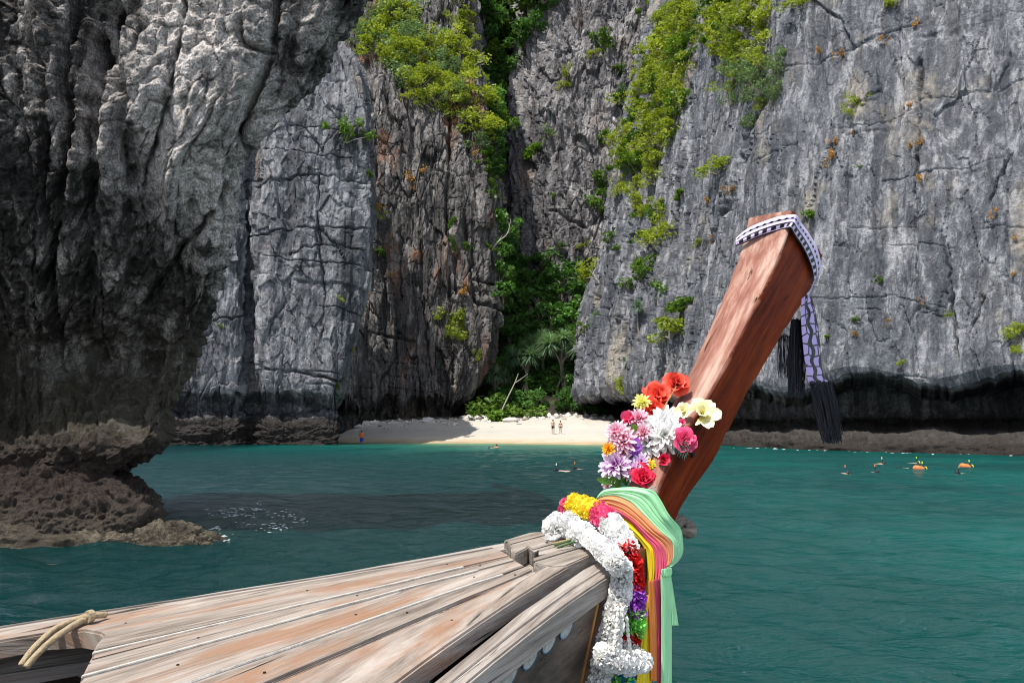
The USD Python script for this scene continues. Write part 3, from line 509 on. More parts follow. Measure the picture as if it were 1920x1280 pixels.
for i, (px, base, dep, h, lab) in enumerate([(930, 772, 136, 7.5, 'leftmost small screw palm behind the beach bush'), (985, 772, 137, 9.2, 'screw palm with many thin trunks behind the beach bush'), (1020, 774, 139, 9.0, 'screw palm in the middle of the row at the back of the beach'), (1058, 778, 135, 9.6, 'largest screw palm with a round crown at the back of the beach'), (1085, 776, 138, 8.6, 'rightmost screw palm beside the right cliff corner')]):
    p = on_ground(px, dep); copy_of(SPIKY[i % 2], 'screw_palm', p, rng.uniform(0, 360), (h * (1.0 if i != 3 else 1.25), h * (1.0 if i != 3 else 1.25), h * .96), lab, 'screw palm')
p = on_ground(943, 127); put(BUSH['green'], 'beach_bush', 0, 0, 60, 'rounded bright green bush on the upper beach, left half', 'bush', 'bush of the upper beach', p=p + [-1.6, 0, .5], tall=.75, half=.95)
put(BUSH['green'], 'beach_bush', 0, 0, 60, 'rounded bright green bush on the upper beach, right half', 'bush', 'bush of the upper beach', p=p + [1.9, 0, .4], tall=.7, half=.95)
put(BUSH['green'], 'beach_bush', 0, 0, 46, 'bright green bush peeping out behind the beach bush top', 'bush', 'bush of the upper beach', p=p + [0, 2, 1.2], tall=.8, half=.95)
def bare_tree(name, label, pts, r0, dep, twigs):
    t = thing(name, label, 'tree'); P = smooth_path([at(a, b, dep) for a, b in pts], 14)
    part(t, 'trunk', tube(P, np.linspace(r0, r0 * .35, 14), 6), M['bark_pale'])
    for tw in twigs: part(t, 'branch', tube(smooth_path([at(a, b, dep) for a, b in tw], 7), np.linspace(r0 * .45, r0 * .12, 7), 5), M['bark_pale'])
mass([(950, 690), (1110, 680), (1105, 735), (1060, 748), (990, 745), (950, 735)], 0, (30, 44), ['dark'], 'gully_shrub', 'low on the gully floor', 'low shrubs of the gully')
for k in range(34):
    px, dep = rng.uniform(935, 1112), rng.uniform(131.5, 152); p = on_ground(px, dep); put(BUSH['dark'], 'undergrowth_shrub', 0, 0, rng.uniform(34, 52), 'dark green undergrowth shrub on the gully floor behind the screw palms', 'shrub', 'undergrowth behind the screw palms', p=p + [0, 0, .6])
for k in range(9):
    p = on_ground(1060 + 6.5 * k, 130.5 + (k % 3) * .9); put(BUSH['dark'], 'undergrowth_shrub', 0, 0, 30 + 5 * (k % 3), 'dark green undergrowth shrub low beside the right cliff corner', 'shrub', 'undergrowth by the right cliff corner', p=p + [0, 0, .5])
bare_tree('leaning_trunk', 'thin pale trunk leaning out from the beach bush', [(940, 772), (952, 745), (965, 718), (972, 700)], .16, 127, [[(965, 718), (980, 708), (990, 700)]])
bare_tree('dead_branch', 'dead white branch leaning over the gully from the middle cliff edge', [(922, 470), (935, 452), (950, 440), (957, 410)], .12, 133, [[(950, 440), (955, 430), (952, 415)], [(935, 452), (942, 440)]])
bare_tree('leaning_trunk', 'long pale bare trunk leaning against the right cliff corner', [(1158, 588), (1140, 555), (1120, 525), (1105, 505)], .16, 121, [[(1120, 525), (1108, 520), (1098, 522)], [(1112, 514), (1118, 502), (1125, 497)]])

# stones of the upper beach
STONE = []
for i in range(5):
    c = kind_class(f'stone_{i}'); s = trimesh.creation.icosphere(2); kf = 1 + (fbm(s.vertices * 1.3 + i * 5, 3, i) - .5) * 1.1
    part(c, 'body', (s.vertices * kf[:, None] * [1, .8, .7], s.faces), plain(f'stone_{i}', [(.5, .48, .45), (.42, .41, .39), (.2, .19, .18), (.58, .56, .53), (.3, .27, .23)][i], .9, .2, .25, 3)); STONE.append(c)
for k in range(240):
    px = rng.uniform(632, 1150); dep = 128 - abs(rng.normal(0, 6)) + (2 if k % 3 else 0); p = on_ground(px, dep); big = k < 26
    r = rng.uniform(.4, .9) if big else rng.uniform(.16, .42)
    copy_of(STONE[int(rng.choice([0, 1, 3, 2, 4], p=[.3, .2, .3, .12, .08]))], 'beach_stone', p + [0, 0, r * .2], rng.uniform(0, 360), (r * rng.uniform(.9, 1.5), r, r * rng.uniform(.7, 1.3)), 'larger stone lying on the upper beach below the cliffs' if big else 'small pale stone strewn over the upper beach', 'stone', 'larger stones of the upper beach' if big else 'small stones of the upper beach')

# ------------------------------------------------------------------ the long-tail boat (u aft from the bow, v to starboard, w up from the deck)
TH, KD = math.radians(41), .06
BA = np.array([math.sin(TH), math.cos(TH), 0]); BS = np.array([math.cos(TH), -math.sin(TH), 0]); BB = at(1303, 957, 2.6)
def L(u, v, w): u, v, w = np.broadcast_arrays(*[np.asarray(x, float) for x in (u, v, w)]); return np.stack([-u, -v, w - KD * u], -1)     # boat -> its own axes
def to_world(p): p = np.asarray(p); return BB + p[..., :1] * BA - p[..., 1:2] * BS + p[..., 2:] * np.array([0, 0, 1.0])
def to_uvw(p): d = np.asarray(p) - BB; u = -(d @ BA); return np.stack([u, d @ BS, d[..., 2] + KD * u], -1)
def deck(px, py, w=0.0):                       # where the line of sight meets the plane w above the deck
    n = np.array([-KD * BA[0], -KD * BA[1], 1.0]); r = ray(px, py); t = (w - (CAM - BB) @ n) / (r @ n); return to_uvw(CAM + r * t[..., None])
def side(px, py, v):                           # ... the upright plane v to starboard
    r = ray(px, py); t = (np.asarray(v) - (CAM - BB) @ BS) / (r @ BS); return to_uvw(CAM + r * t[..., None])
def wood(name, dark, mid, light, brown=None, uv=False, axis=(0, 0, 0), sc=(1.3, 26, 26), rough=.8, spec=.25, bump=.5, fresh=None, bw_=(.55, .68)):
    g = G(); tc = g('texture_coordinate').object; rnd = g('object_info').random
    if uv: st_ = g('separate_xyz', vector=g('attribute', attribute='st').vector); tc = g('combine_xyz', x=st_.x, y=g.math('add', st_.y, g('separate_xyz', vector=tc).z), z=0.0).vector
    off = g('combine_xyz', x=g.math('multiply', rnd, 9.0), y=g.math('multiply', rnd, 3.0), z=0.0).vector
    p0 = g('vector_math', math_type='add', vector1=tc, vector2=off).vector
    v1 = g.map(p0, (1, 1, 1), axis)
    gr = g.noise(g.map(v1, sc), 1.0, 7.0, .68, .25); fi = g.noise(g.map(v1, tuple(np.array(sc) * (2.2, 4, 4))), 1.0, 5.0, .7); big = g.noise(g.map(v1, (1.6, 7, 7)), 1.0, 5.0, .6)
    v = g.math('add', g.math('multiply', gr, .5), g.math('add', g.math('multiply', fi, .25), g.math('multiply', big, .27)))
    col = g.ramp(v, [(.40, dark), (.485, mid), (.59, light)])
    if brown: col = g.mix(g.math('multiply', g.ramp(big, [(bw_[0], 0), (bw_[1], .8)]), g.ramp(gr, [(.3, .5), (.6, 1)])), col, brown)
    cr = g.noise(g.map(v1, (sc[0] * .5, sc[1] * 1.6, sc[2] * 1.6)), 1.0, 4.0, .6)
    crack = g.ramp(cr, [(.31, 1), (.36, 0)]); col = g.mix(crack, col, tuple(np.array(dark) * .35))
    h = g.math('subtract', g.math('add', gr, g.math('multiply', fi, .6)), crack)
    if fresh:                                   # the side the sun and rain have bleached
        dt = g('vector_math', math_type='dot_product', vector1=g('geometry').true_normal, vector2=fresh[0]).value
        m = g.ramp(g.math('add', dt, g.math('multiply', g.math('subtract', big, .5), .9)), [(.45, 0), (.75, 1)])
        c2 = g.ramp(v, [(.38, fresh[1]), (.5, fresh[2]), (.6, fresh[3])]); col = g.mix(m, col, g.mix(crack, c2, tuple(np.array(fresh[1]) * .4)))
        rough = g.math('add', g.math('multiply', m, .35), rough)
    return g.make(name, g('principled_bsdf', base_color=col, roughness=rough, specular_ior_level=spec, normal=g.bump(h, bump, .006)).BSDF)
M['deck'] = wood('deck_wood', (.07, .055, .045), (.20, .168, .142), (.34, .30, .265), (.20, .085, .03), uv=True, sc=(2.6, 24, 24), bump=.8, bw_=(.51, .61))
M['rail'] = wood('rail_wood', (.06, .05, .043), (.2, .172, .15), (.34, .31, .28), None, uv=True, sc=(1.4, 26, 26), bump=.8)
M['block'] = wood('block_wood', (.07, .06, .05), (.2, .172, .145), (.32, .285, .25), None, sc=(3, 30, 30), bump=.8)
M['hull'] = wood('hull_wood', (.025, .012, .009), (.07, .024, .016), (.12, .045, .03), None, sc=(1.2, 14, 14), rough=.45, bump=.25)
M['strake'] = wood('strake_wood', (.02, .014, .012), (.05, .035, .028), (.1, .075, .06), None, sc=(1.2, 18, 18), rough=.6, bump=.4)
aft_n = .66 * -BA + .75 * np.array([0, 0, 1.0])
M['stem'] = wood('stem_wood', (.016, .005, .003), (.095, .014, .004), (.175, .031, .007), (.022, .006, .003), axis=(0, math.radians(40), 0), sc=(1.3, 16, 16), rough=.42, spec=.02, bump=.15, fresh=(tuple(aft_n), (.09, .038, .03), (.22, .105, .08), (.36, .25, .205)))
M['caulk'] = plain('caulk', (.36, .34, .31), .9, .2, .25, 60, bump=.5)
M['void'] = plain('bilge', (.02, .018, .016), .9, .1, .2, 5)
M['orange_line'] = plain('orange_line', (.38, .17, .05), .7, .3, .3, 20)
M['white_paint'] = plain('white_paint', (.3, .3, .28), .7, .3, .4, 90); M['blue_paint'] = plain('blue_paint', (.03, .12, .22), .6, .3, .2, 40)
bx, by = [-.2, .3, .45, .6, .687, .81, 1.06, 1.47, 1.816, 2.8, 4.5, 8.0], [.03, .048, .075, .145, .215, .238, .30, .425, .55, .78, .9, .92]
out_ = PchipInterpolator(bx, by); VC = -.012
rw = interp1d([-.2, .75, 1.5, 8], [.04, .085, .055, .055]); gp = interp1d([-.2, .75, 1.5, 8], [.012, .018, .032, .035])
boat = thing('longtail_boat', 'weathered wooden long-tail boat with planked foredeck and tall raking red-brown stem', 'boat', BB, 90 - math.degrees(TH))
def slab(poly, w0, w1, wob=0.0, seed=0, rnd=.004, mid=None):
    """A board: an outline in u, v between two heights, edges eased, the top a little uneven."""
    pg = sg.Polygon(poly) if not hasattr(poly, 'exterior') else poly
    if pg.geom_type != 'Polygon': pg = max(pg.geoms, key=lambda x: x.area)
    pg = pg.buffer(0).segmentize(.05)
    inner = pg.buffer(-rnd)
    if inner.geom_type != 'Polygon' or inner.is_empty: inner = pg
    a = trimesh.creation.extrude_polygon(pg, w1 - w0 - rnd, engine='earcut'); b = trimesh.creation.extrude_polygon(inner, w1 - w0, engine='earcut')
    out, uvs = [], []
    for m in (a, b):
        v = m.vertices.copy()
        t = v[:, 2] > 1e-6
        if mid is not None: uvs.append(np.stack([v[:, 0] + seed * 1.7, v[:, 1] - mid(v[:, 0])], 1))
        v[:, 2] += w0 + t * (fbm(np.stack([v[:, 0] * 5, v[:, 1] * 9, v[:, 0] * 0 + seed], -1), 2, seed) - .5) * wob
        out.append((L(v[:, 0], v[:, 1], v[:, 2]), m.faces[:, ::-1] if False else m.faces))
    return (cat_mesh(*out), np.vstack(uvs)) if mid is not None else cat_mesh(*out)
def board(t, name, args, mat, mid):
    me, uv = slab(*args, mid=mid); return part(t, name, me, mat, uv=uv)
us = np.linspace(.80, 3.6, 40)
def band(f0, f1, u): return np.r_[np.stack([u, f0(u)], 1), np.stack([u, f1(u)], 1)[::-1]]
edge_p = lambda u: VC - (out_(u) - rw(u) - gp(u)); edge_s = lambda u: VC + (out_(u) - rw(u) - gp(u))
hatch = sg.Polygon([(1.735, -.285), (1.745, -.33), (1.79, -.375), (1.9, -.41), (2.3, -.5), (3.0, -.6), (3.0, .1), (1.88, -.02), (1.849, -.063), (1.757, -.236), (1.738, -.262)])
seams = [interp1d([.8, 1.2, 1.8, 3.7], [-.058, -.104, -.181, -.40]), interp1d([.8, 1.25, 1.84, 3.7], [-.02, -.05, -.073, -.13]), interp1d([.8, 1.36, 1.755, 3.7], [.03, .069, .096, .22]), interp1d([.8, 1.5, 1.7, 3.7], [.06, .17, .20, .5])]
lines = [edge_p] + seams + [lambda u: edge_s(u) - .055, edge_s]
end_u = lambda v: .795 + (v + .154) * (.15 / .265)
for i in range(len(lines) - 1):
    pg = sg.Polygon(band(lambda u: lines[i](u) + .0015, lambda u: lines[i + 1](u) - .0015, us)).buffer(0)
    if i < 5: pg = pg.intersection(sg.Polygon([(end_u(-.5), -.5), (end_u(.5), .5), (5, .5), (5, -1.5), (end_u(-.5), -1.5)]).buffer(0))
    pg = pg.difference(hatch)
    for k, gm in enumerate(getattr(pg, 'geoms', [pg])):
        if gm.area > .004: board(boat, 'deck_plank', (gm, -.028, [.004, .001, 0, .0015, -.001, .006][i], .0035, i), M['deck'], lambda x: (lines[i](np.clip(x, .8, 3.6)) + lines[i + 1](np.clip(x, .8, 3.6))) / 2)
for s_ in seams[:3]:
    u = np.linspace(1.0, 3.0, 30); p = np.stack([u, s_(u)], 1); pg = sg.LineString(p).buffer(.0045).difference(hatch)
    gm = max(getattr(pg, 'geoms', [pg]), key=lambda x: x.area); part(boat, 'caulk_seam', slab(gm, -.02, .0035, .004, 3, .001), M['caulk'])
for sg_, lab in ((1, None), (-1, None)):
    u = np.linspace(.72 if sg_ > 0 else .69, 7.5, 60)
    fo = lambda x: VC + sg_ * out_(x); fi = lambda x: VC + sg_ * (out_(x) - rw(x))
    board(boat, 'gunwale', (band(fi, fo, u), -.052, -.008, .004, 9 + sg_, .004), M['rail'], fo)
    part(boat, 'rail_groove', slab(band(lambda x: VC + sg_ * (out_(x) - rw(x) - gp(x) - .01), lambda x: VC + sg_ * (out_(x) - rw(x) + .004), np.linspace(.75, 3.6 if sg_ > 0 else 1.5, 30)), -.06, -.045), M['void'])
    u2 = np.linspace(.76, 3.4, 60); q = np.stack([u2, VC + sg_ * (out_(u2) - .012)], 1)
    board(boat, 'rail_bead', (band(lambda x: VC + sg_ * (out_(x) - rw(x) * .48), lambda x: VC + sg_ * (out_(x) - rw(x) * .40), u2), -.02, -.005, .002, 4, .001), M['rail'], fo)
# the broken breasthook boards at the bow
def dk(pts, w): return deck(*np.array(pts, float).T, w)[:, :2]
jag = [(945, 1014), (957, 1021), (959, 1034), (965, 1039), (988, 1027), (990, 1024), (1002, 1034), (1015, 1027), (1010, 1031), (1010, 1039), (1025, 1037), (1000, 1046), (1001, 1052), (1037, 1059), (1062, 1057), (1117, 1033)]
J = dk(jag, .012); bow = np.array([[.60, .11], [.50, .075], [.46, .03], [.46, -.05], [.5, -.11], [.62, -.19]])
blk = sg.Polygon(np.vstack([J, bow])).buffer(0)
for a, b, h in [(-1, -.125, .014), (-.125, -.03, .012), (-.03, .05, .011), (.05, 1, .009)]:
    pc = blk.intersection(sg.box(0, a + .001, 2, b - .001))
    for gm in getattr(pc, 'geoms', [pc]):
        if gm.area > .0008: part(boat, 'breasthook_board', slab(gm, -.026, h, .004, int(h * 1e4), .003), M['block'])
part(boat, 'bow_floor', slab([(.45, -.06), (.45, .05), (.62, .12), (.75, .13), (1.0, .16), (1.0, -.05), (.82, -.2), (.6, -.15)], -.06, -.030, .01, 5), M['block'])
hq = [deck(0, 1272, -.072), deck(165, 1242, -.072), deck(178, 1195, -.040), deck(0, 1205, -.040)]
hq[0] = hq[0] + (hq[0] - hq[1]) * 3; hq[3] = hq[3] + (hq[3] - hq[2]) * 3; hq[1] = hq[1] + (hq[1] - hq[0]) * .05; hq[2] = hq[2] + (hq[2] - hq[3]) * .05
hq = np.array([L(*p_) for p_ in hq]); hn = np.array([0, 0, -.02])
part(boat, 'hatch_board', (np.vstack([hq, hq + hn]), np.array([[0, 1, 2, 3], [7, 6, 5, 4], [0, 4, 5, 1], [1, 5, 6, 2], [2, 6, 7, 3], [3, 7, 4, 0]])), M['rail'], uv=np.array([[0, 0], [.4, 0], [.4, .1], [0, .1]] * 2))
part(boat, 'bilge', slab(sg.Polygon(band(lambda u: VC - out_(u) + .06, lambda u: VC + out_(u) - .06, np.linspace(.9, 7.3, 30))), -.42, -.40), M['void'])
for i in range(5):                               # nail heads
    for u_ in np.arange(1.0, 2.6, .34):
        m_ = float((lines[i](u_) + lines[i + 1](u_)) / 2) + .012 * math.sin(i * 9 + u_ * 7); u_ = u_ + .05 * math.sin(i * 4.1); w_ = [.004, .001, 0, .0015, -.001][i]
        if not hatch.buffer(.02).contains(sg.Point(u_, m_)): part(boat, 'nail', tube(np.stack([L(u_, m_, w_ - .006), L(u_, m_, w_ + .0012)]), .0024, 8), M['void'])
# hull sides: the stem piece, two strakes and the bottom on each side
wl = [-.05, -.30, -.62, -1.0, -1.45]; vf = [.985, .86, .66, .4, .06]; ub = [.30, .36, .5, .75, 1.15]
def hull_point(s, lev, sg_):
    w = np.interp(lev, range(5), wl); f = np.interp(lev, range(5), vf); u = np.interp(lev, range(5), ub) + s * 7.0
    return L(u, VC + sg_ * np.maximum(out_(np.minimum(u - (np.interp(lev, range(5), ub) - .30) * .8, 8)) * f - .012, .03), w)
for sg_ in (1, -1):
    for nm, s0, s1, l0, l1, mt in [('stem_side', 0, .085, 0, 4, 'hull'), ('hull_strake', .088, 1, 0, 1, 'strake'), ('hull_strake', .088, 1, 1.01, 2, 'hull'), ('hull_strake', .088, 1, 2.01, 3, 'hull'), ('hull_bottom', .088, 1, 3.01, 4, 'hull')]:
        S_, LV = np.meshgrid(np.linspace(0, 1, 26), np.linspace(l0, l1, 8), indexing='ij')
        S_ = s0 + (s1 - s0) * S_ ** 1.4
        if nm != 'stem_side': S_ = np.where(S_ < .2, S_ + 0.0, S_)
        part(boat, nm, sheet(hull_point(S_, LV, sg_), .02), M[mt], smooth=40)
    ln = L(*to_uvw(to_world(hull_point(np.full(10, .0865), np.linspace(0, 4, 10), sg_))).T) if False else hull_point(np.full(10, .0865), np.linspace(0.02, 4, 10), sg_)
    part(boat, 'seam_line', tube(ln + np.array([0, -.011 * sg_, 0]), .004, 6), M['orange_line'])
for k in range(6):                               # painted scallops under the rail
    u = 1.08 + k * .085; a = np.linspace(0, np.pi, 9)
    f = lambda U_, W_, dv: VC + out_(U_) * (.985 + (W_ + .05) * .5) - .0005 + dv
    for r0, r1, mt, nm, dv in [(.030, 0.0, 'white_paint', 'painted_scallop', .0), (.033, .030, 'blue_paint', 'painted_outline', .0004)]:
        uu, ww = u + np.cos(a) * r0, -.056 - np.sin(a) * r0 * .62; u2, w2 = u + np.cos(a) * r1, -.056 - np.sin(a) * r1 * .62
        part(boat, nm, sheet(np.stack([L(uu, f(uu, ww, dv), ww), L(u2, f(u2, w2, dv), w2)], 1), .002), M[mt])
# the raking stem
sv_ = lambda pts: [tuple(side(a, b, c)[[0, 2]]) for a, b, c in pts]
aft = smooth_path([(.36, -.16), (.352, -.04), (.345, .06)] + sv_([(1256, 861, .053), (1331, 737, .062), (1410, 587, .075), (1479, 426, .092), (1486, 394, .094)]), 60)
fwd = smooth_path([(.31, -.24), (.265, -.06)] + sv_([(1270, 972, .052), (1333, 876, .057), (1410, 730, .067), (1479, 610, .078), (1522, 539, .088), (1543, 482, .094)]), 60)
hb = np.interp(np.linspace(0, 1, 60), [0, .25, .5, 1], [.052, .052, .062, .096])
rings = []
for i in range(60):
    a, f, b = aft[i], fwd[i], hb[i]; ring = []
    for (p, q, sv, sw) in [(a, f, -1, 1)]:
        d = (f - a); ln = np.linalg.norm(d); c = .004 + .013 * noise(np.array([[i * .55, 1.3, 0]]), 3)[0] ** 1.5; e = d / ln
        prof = [(0 + c, -b), (c * .3, -b + c * .3), (0, -b + c), (-.004, 0), (0, b - c * 1.6), (c * .6, b - c * .6), (c * 1.6, b), (ln * .5, b + .003), (ln - c, b), (ln, b - c), (ln, -b + c), (ln - c, -b), (ln * .5, -b - .003)]
        for t, v in prof: pt = a + e * t; ring.append(L(pt[0], v, pt[1]))
    rings.append(ring)
R = np.array(rings); R = R + ((fbm(R * np.array([6, 25, 25]) , 3, 2) - .5) * .006)[..., None]
n, m = R.shape[:2]; ids = np.arange(n * m).reshape(n, m); q = np.stack([ids[:-1], np.roll(ids, -1, 1)[:-1], np.roll(ids, -1, 1)[1:], ids[1:]], -1).reshape(-1, 4)
v = R.reshape(-1, 3); topc = R[-1].mean(0) + L(-.025, 0, .03); v = np.vstack([v, topc]); tri = np.vstack([q[:, [0, 1, 2]], q[:, [0, 2, 3]], np.stack([ids[-1], np.roll(ids[-1], -1), np.full(m, n * m)], 1)])
if trimesh.Trimesh(v, tri, process=False).volume < 0: tri = tri[:, ::-1]
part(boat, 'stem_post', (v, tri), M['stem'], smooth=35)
part(boat, 'stem_knee', tube(np.stack([L(*side(1256, 976, .0)), L(*side(1276, 986, .02)), L(*side(1292, 993, .03)), L(*side(1298, 997, .03))]) , [.034, .033, .029, .018], 9), M['block'], smooth=40)
for px, py in [(1300, 852), (1240, 1002)][:1]:
    c = side(px, py, .062); part(boat, 'peg_hole', tube(np.stack([L(c[0], c[1] - .01, c[2]), L(c[0], c[1] + .0025, c[2])]), .0085, 12), M['void'])
c0, c1 = side(1520, 535, .09), side(1545, 535.5, .12)
part(boat, 'metal_pin', tube(np.stack([L(*c0), L(*c1)]), .0022, 6), M['white_paint'])

# ------------------------------------------------------------------ rope loop, cup and stalks on the deck
def W(p): return to_world(L(*np.asarray(p, float).T))            # boat u, v, w -> world
M['rope'] = plain('rope', (.30, .24, .155), .9, .2, .25, 120, bump=.4)
rope = thing('mooring_rope', 'doubled tan twisted rope lying across the hatch edge on the deck', 'rope', W([1.8, -.35, 0]))
def twisted(pts, r, n, turns):
    P = smooth_path(pts, n); T = np.gradient(P, axis=0); T /= np.linalg.norm(T, axis=1, keepdims=True); a = np.cross(T, [0, 0, 1.0]); a /= np.linalg.norm(a, axis=1, keepdims=True); b = np.cross(T, a)
    ph = np.linspace(0, turns * 2 * np.pi, n); return cat_mesh(*[tube(P + (np.cos(ph + k * 2.094)[:, None] * a + np.sin(ph + k * 2.094)[:, None] * b) * r * .6, r * .5, 6) for k in range(3)])
o = W([1.8, -.35, 0])
for pts, w in [([(40, 1246), (70, 1208), (108, 1176), (140, 1162), (165, 1155), (198, 1152)], [-.03, -.005, .012, .013, .018, .012]), ([(50, 1249), (84, 1212), (116, 1186), (146, 1167), (166, 1159), (174, 1158)], [-.03, -.005, .012, .012, .013, .013])]:
    P = W([deck(px, py, w_) for (px, py), w_ in zip(pts, w)]) - o
    part(rope, 'strand', twisted(P, .0058, 220, 24), M['rope'], smooth=True)
part(rope, 'whipping', tube(W([deck(163, 1156, .018), deck(173, 1153, .018)]) - o, .0115, 10), M['rope'])
M['stalk'] = plain('stalk', (.05, .1, .035), .6, .3, .3, 40); M['foil'] = plain('foil', (.33, .33, .32), .25, .6, .2, 60)
M['stalk_tan'] = plain('stalk_tan', (.3, .22, .1), .7, .3, .3, 40)
for k, (a, b) in enumerate([((1040, 1022), (1086, 1007)), ((1046, 1026), (1088, 1011)), ((1036, 1019), (1078, 1009))]):
    top('flower_stalk', tube(W([deck(*a, .02), deck(*b, .03)]), .003, 6), M['stalk' if k < 2 else 'stalk_tan'], ['upper green flower stalk lying on the bow boards', 'lower green flower stalk lying on the bow boards', 'tan flower stalk lying on the bow boards beside two green ones'][k], 'stalk', smooth=True)
c = W(deck(1035, 1016, .014)); cup = thing('foil_cup', 'small crumpled silvery cup lying on the bow boards beside green stalks', 'cup', c)
a = np.linspace(0, 2 * np.pi, 15); ru = (noise(np.stack([np.cos(a) * 2, np.sin(a) * 2, a * 0], 1), 4) - .5)
part(cup, 'shell', sheet(np.stack([np.stack([np.cos(a) * .012, np.sin(a) * .012, a * 0 + .002], 1), np.stack([np.cos(a) * .026 * (1 + ru * .6), np.sin(a) * .026 * (1 + ru * .6), .016 + ru * .02], 1)], 1), .001), M['foil'])
part(cup, 'flap', sheet(np.stack([np.array([[0, -.01, .004], [.004, .012, .004]]), np.array([[.012, -.008, .034], [.010, .006, .030]])], 1), .001), M['foil'])

# ------------------------------------------------------------------ silk sashes
def cloth(name, col, sheen=.0, tr=.35):
    g = G(); uv = g('attribute', attribute='st').vector; pos = g('texture_coordinate').object
    n = g.noise(g.map(uv, (3, 40, 1)), 1.0, 4.0, .6); c = np.array(col)
    base = g.ramp(n, [(.3, tuple(c * .92)), (.7, tuple(np.minimum(c * 1.05, .96)))])
    p = g('principled_bsdf', base_color=base, roughness=.6, specular_ior_level=.2, sheen_weight=.2, normal=g.bump(g.math('add', g.math('multiply', g.noise(g.map(uv, (2.2, 26, 1)), 1.0, 5.0, .65, .6), 1.0), g.math('multiply', g.noise(pos, 420, 2.0), .04)), .35, .008))
    return g.make(name, g('mix_closure', fac=tr, closure1=p.BSDF, closure2=g('translucent_bsdf', color=base).BSDF).closure)
SILK = dict(mint=cloth('silk_mint', (.48, .92, .55)), orange=cloth('silk_orange', (.93, .38, .17)), pink=cloth('silk_pink', (.9, .15, .27)), yellow=cloth('silk_yellow', (.94, .74, .01)), rust=cloth('silk_rust', (.93, .33, .06)), rose=cloth('silk_magenta', (.88, .07, .24)))
vmap = lambda x: np.interp(x, [1110, 1185, 1225, 1260, 1285], [-.13, 0, .062, .094, .086])
def ribbon(ea, eb, n=50, m=34, pleats=3.0, amp=.006, lift=0.0, va=None, seed=1):
    def edge(e):
        P = []
        for p in e:
            v = p[2] if len(p) > 2 else float(vmap(p[0])); P.append(W(side(p[0], p[1], v)))
        return smooth_path(P, n)
    a, b = edge(ea), edge(eb); t = np.linspace(0, 1, m); P = a[:, None] * (1 - t[None, :, None]) + b[:, None] * t[None, :, None]
    dirc = CAM - P; dirc /= np.linalg.norm(dirc, axis=2, keepdims=True); s = np.linspace(0, 1, n)[:, None]
    wv = (fbm(np.stack(np.broadcast_arrays(t[None] * pleats * 2.6 + .25 * np.sin(s * 4 + seed), s * 1.3 + seed * 3.7, 0 * s), -1), 3, seed) - .5) * 2.6
    bul = np.sin(t * np.pi)[None] * .005
    P = P + dirc * (bul + lift + amp * wv)[..., None]
    uv = np.stack(np.meshgrid(np.linspace(0, 1, n), np.linspace(0, 1, m), indexing='ij'), -1).reshape(-1, 2)
    vv, q = sheet(P, .0016); return (vv, q), np.vstack([uv, uv])
def sash(label, pieces, col, loc=None):
    t = thing('silk_sash', label, 'sash')
    for nm, c2, args in pieces:
        mesh, uv = ribbon(**args); part(t, nm, mesh, SILK[c2 or col], smooth=True, uv=uv)
    return t
tv = lambda pts, v: [(x, y, v) for x, y in pts]
sash('mint green silk sash tied highest around the boat stem with a knot and two tails', [
    ('wrap', None, dict(ea=[(1119, 933), (1133, 918), (1160, 914), (1190, 913), (1221, 918), (1255, 965), (1279, 1001), (1281, 1028), (1258, 1062)], eb=[(1117, 936), (1130, 931), (1150, 929), (1178, 938), (1208, 965), (1237, 995), (1262, 1022), (1262, 1040), (1250, 1064)], pleats=4, amp=.004, lift=.007, seed=2)),
    ('tail', None, dict(ea=tv([(1239, 1076), (1240, 1150), (1239, 1300)], .100), eb=tv([(1258, 1076), (1259, 1150), (1259, 1300)], .100), pleats=1.5, amp=.006, lift=.012, seed=3)),
    ('tail', None, dict(ea=tv([(1255, 1080), (1259, 1120), (1261, 1172)], .096), eb=tv([(1258, 1080), (1265, 1125), (1272, 1172)], .096), pleats=.8, amp=.004, lift=.006, seed=4)),
    ('knot', None, dict(ea=tv([(1241, 1066), (1240, 1073), (1242, 1081)], .1), eb=tv([(1258, 1064), (1260, 1072), (1257, 1080)], .1), pleats=2, amp=.003, lift=.02, n=10, seed=5))], 'mint')
sash('orange silk sash wound below the mint green one around the boat stem', [
    ('wrap', None, dict(ea=[(1117, 936), (1130, 929), (1150, 927), (1178, 936), (1208, 963), (1237, 993), (1266, 1022), (1266, 1036), (1255, 1058)], eb=[(1113, 944), (1132, 946), (1154, 953), (1184, 971), (1214, 998), (1235, 1015), (1246, 1028), (1250, 1044), (1249, 1060)], pleats=5, amp=.004, lift=.007, seed=6)),
    ('tail', 'rust', dict(ea=tv([(1216, 1088), (1217, 1160), (1221, 1276)], .085), eb=tv([(1227, 1088), (1233, 1160), (1238, 1276)], .085), pleats=2, amp=.005, lift=.008, seed=7))], 'orange')
sash('pink silk sash wound between the orange and yellow ones around the boat stem', [
    ('wrap', None, dict(ea=[(1113, 943), (1132, 945), (1154, 951), (1184, 969), (1214, 996), (1240, 1018), (1250, 1035), (1252, 1055), (1240, 1090)], eb=[(1110, 948), (1126, 951), (1142, 957), (1178, 975), (1208, 1008), (1226, 1030), (1229, 1060), (1229, 1078), (1228, 1092)], pleats=5, amp=.005, lift=.005, seed=8)),
    ('tail', 'rose', dict(ea=tv([(1226, 1086), (1230, 1150), (1232, 1300)], .088), eb=tv([(1241, 1084), (1240, 1150), (1240, 1300)], .088), pleats=2, amp=.004, lift=.004, seed=9))], 'pink')
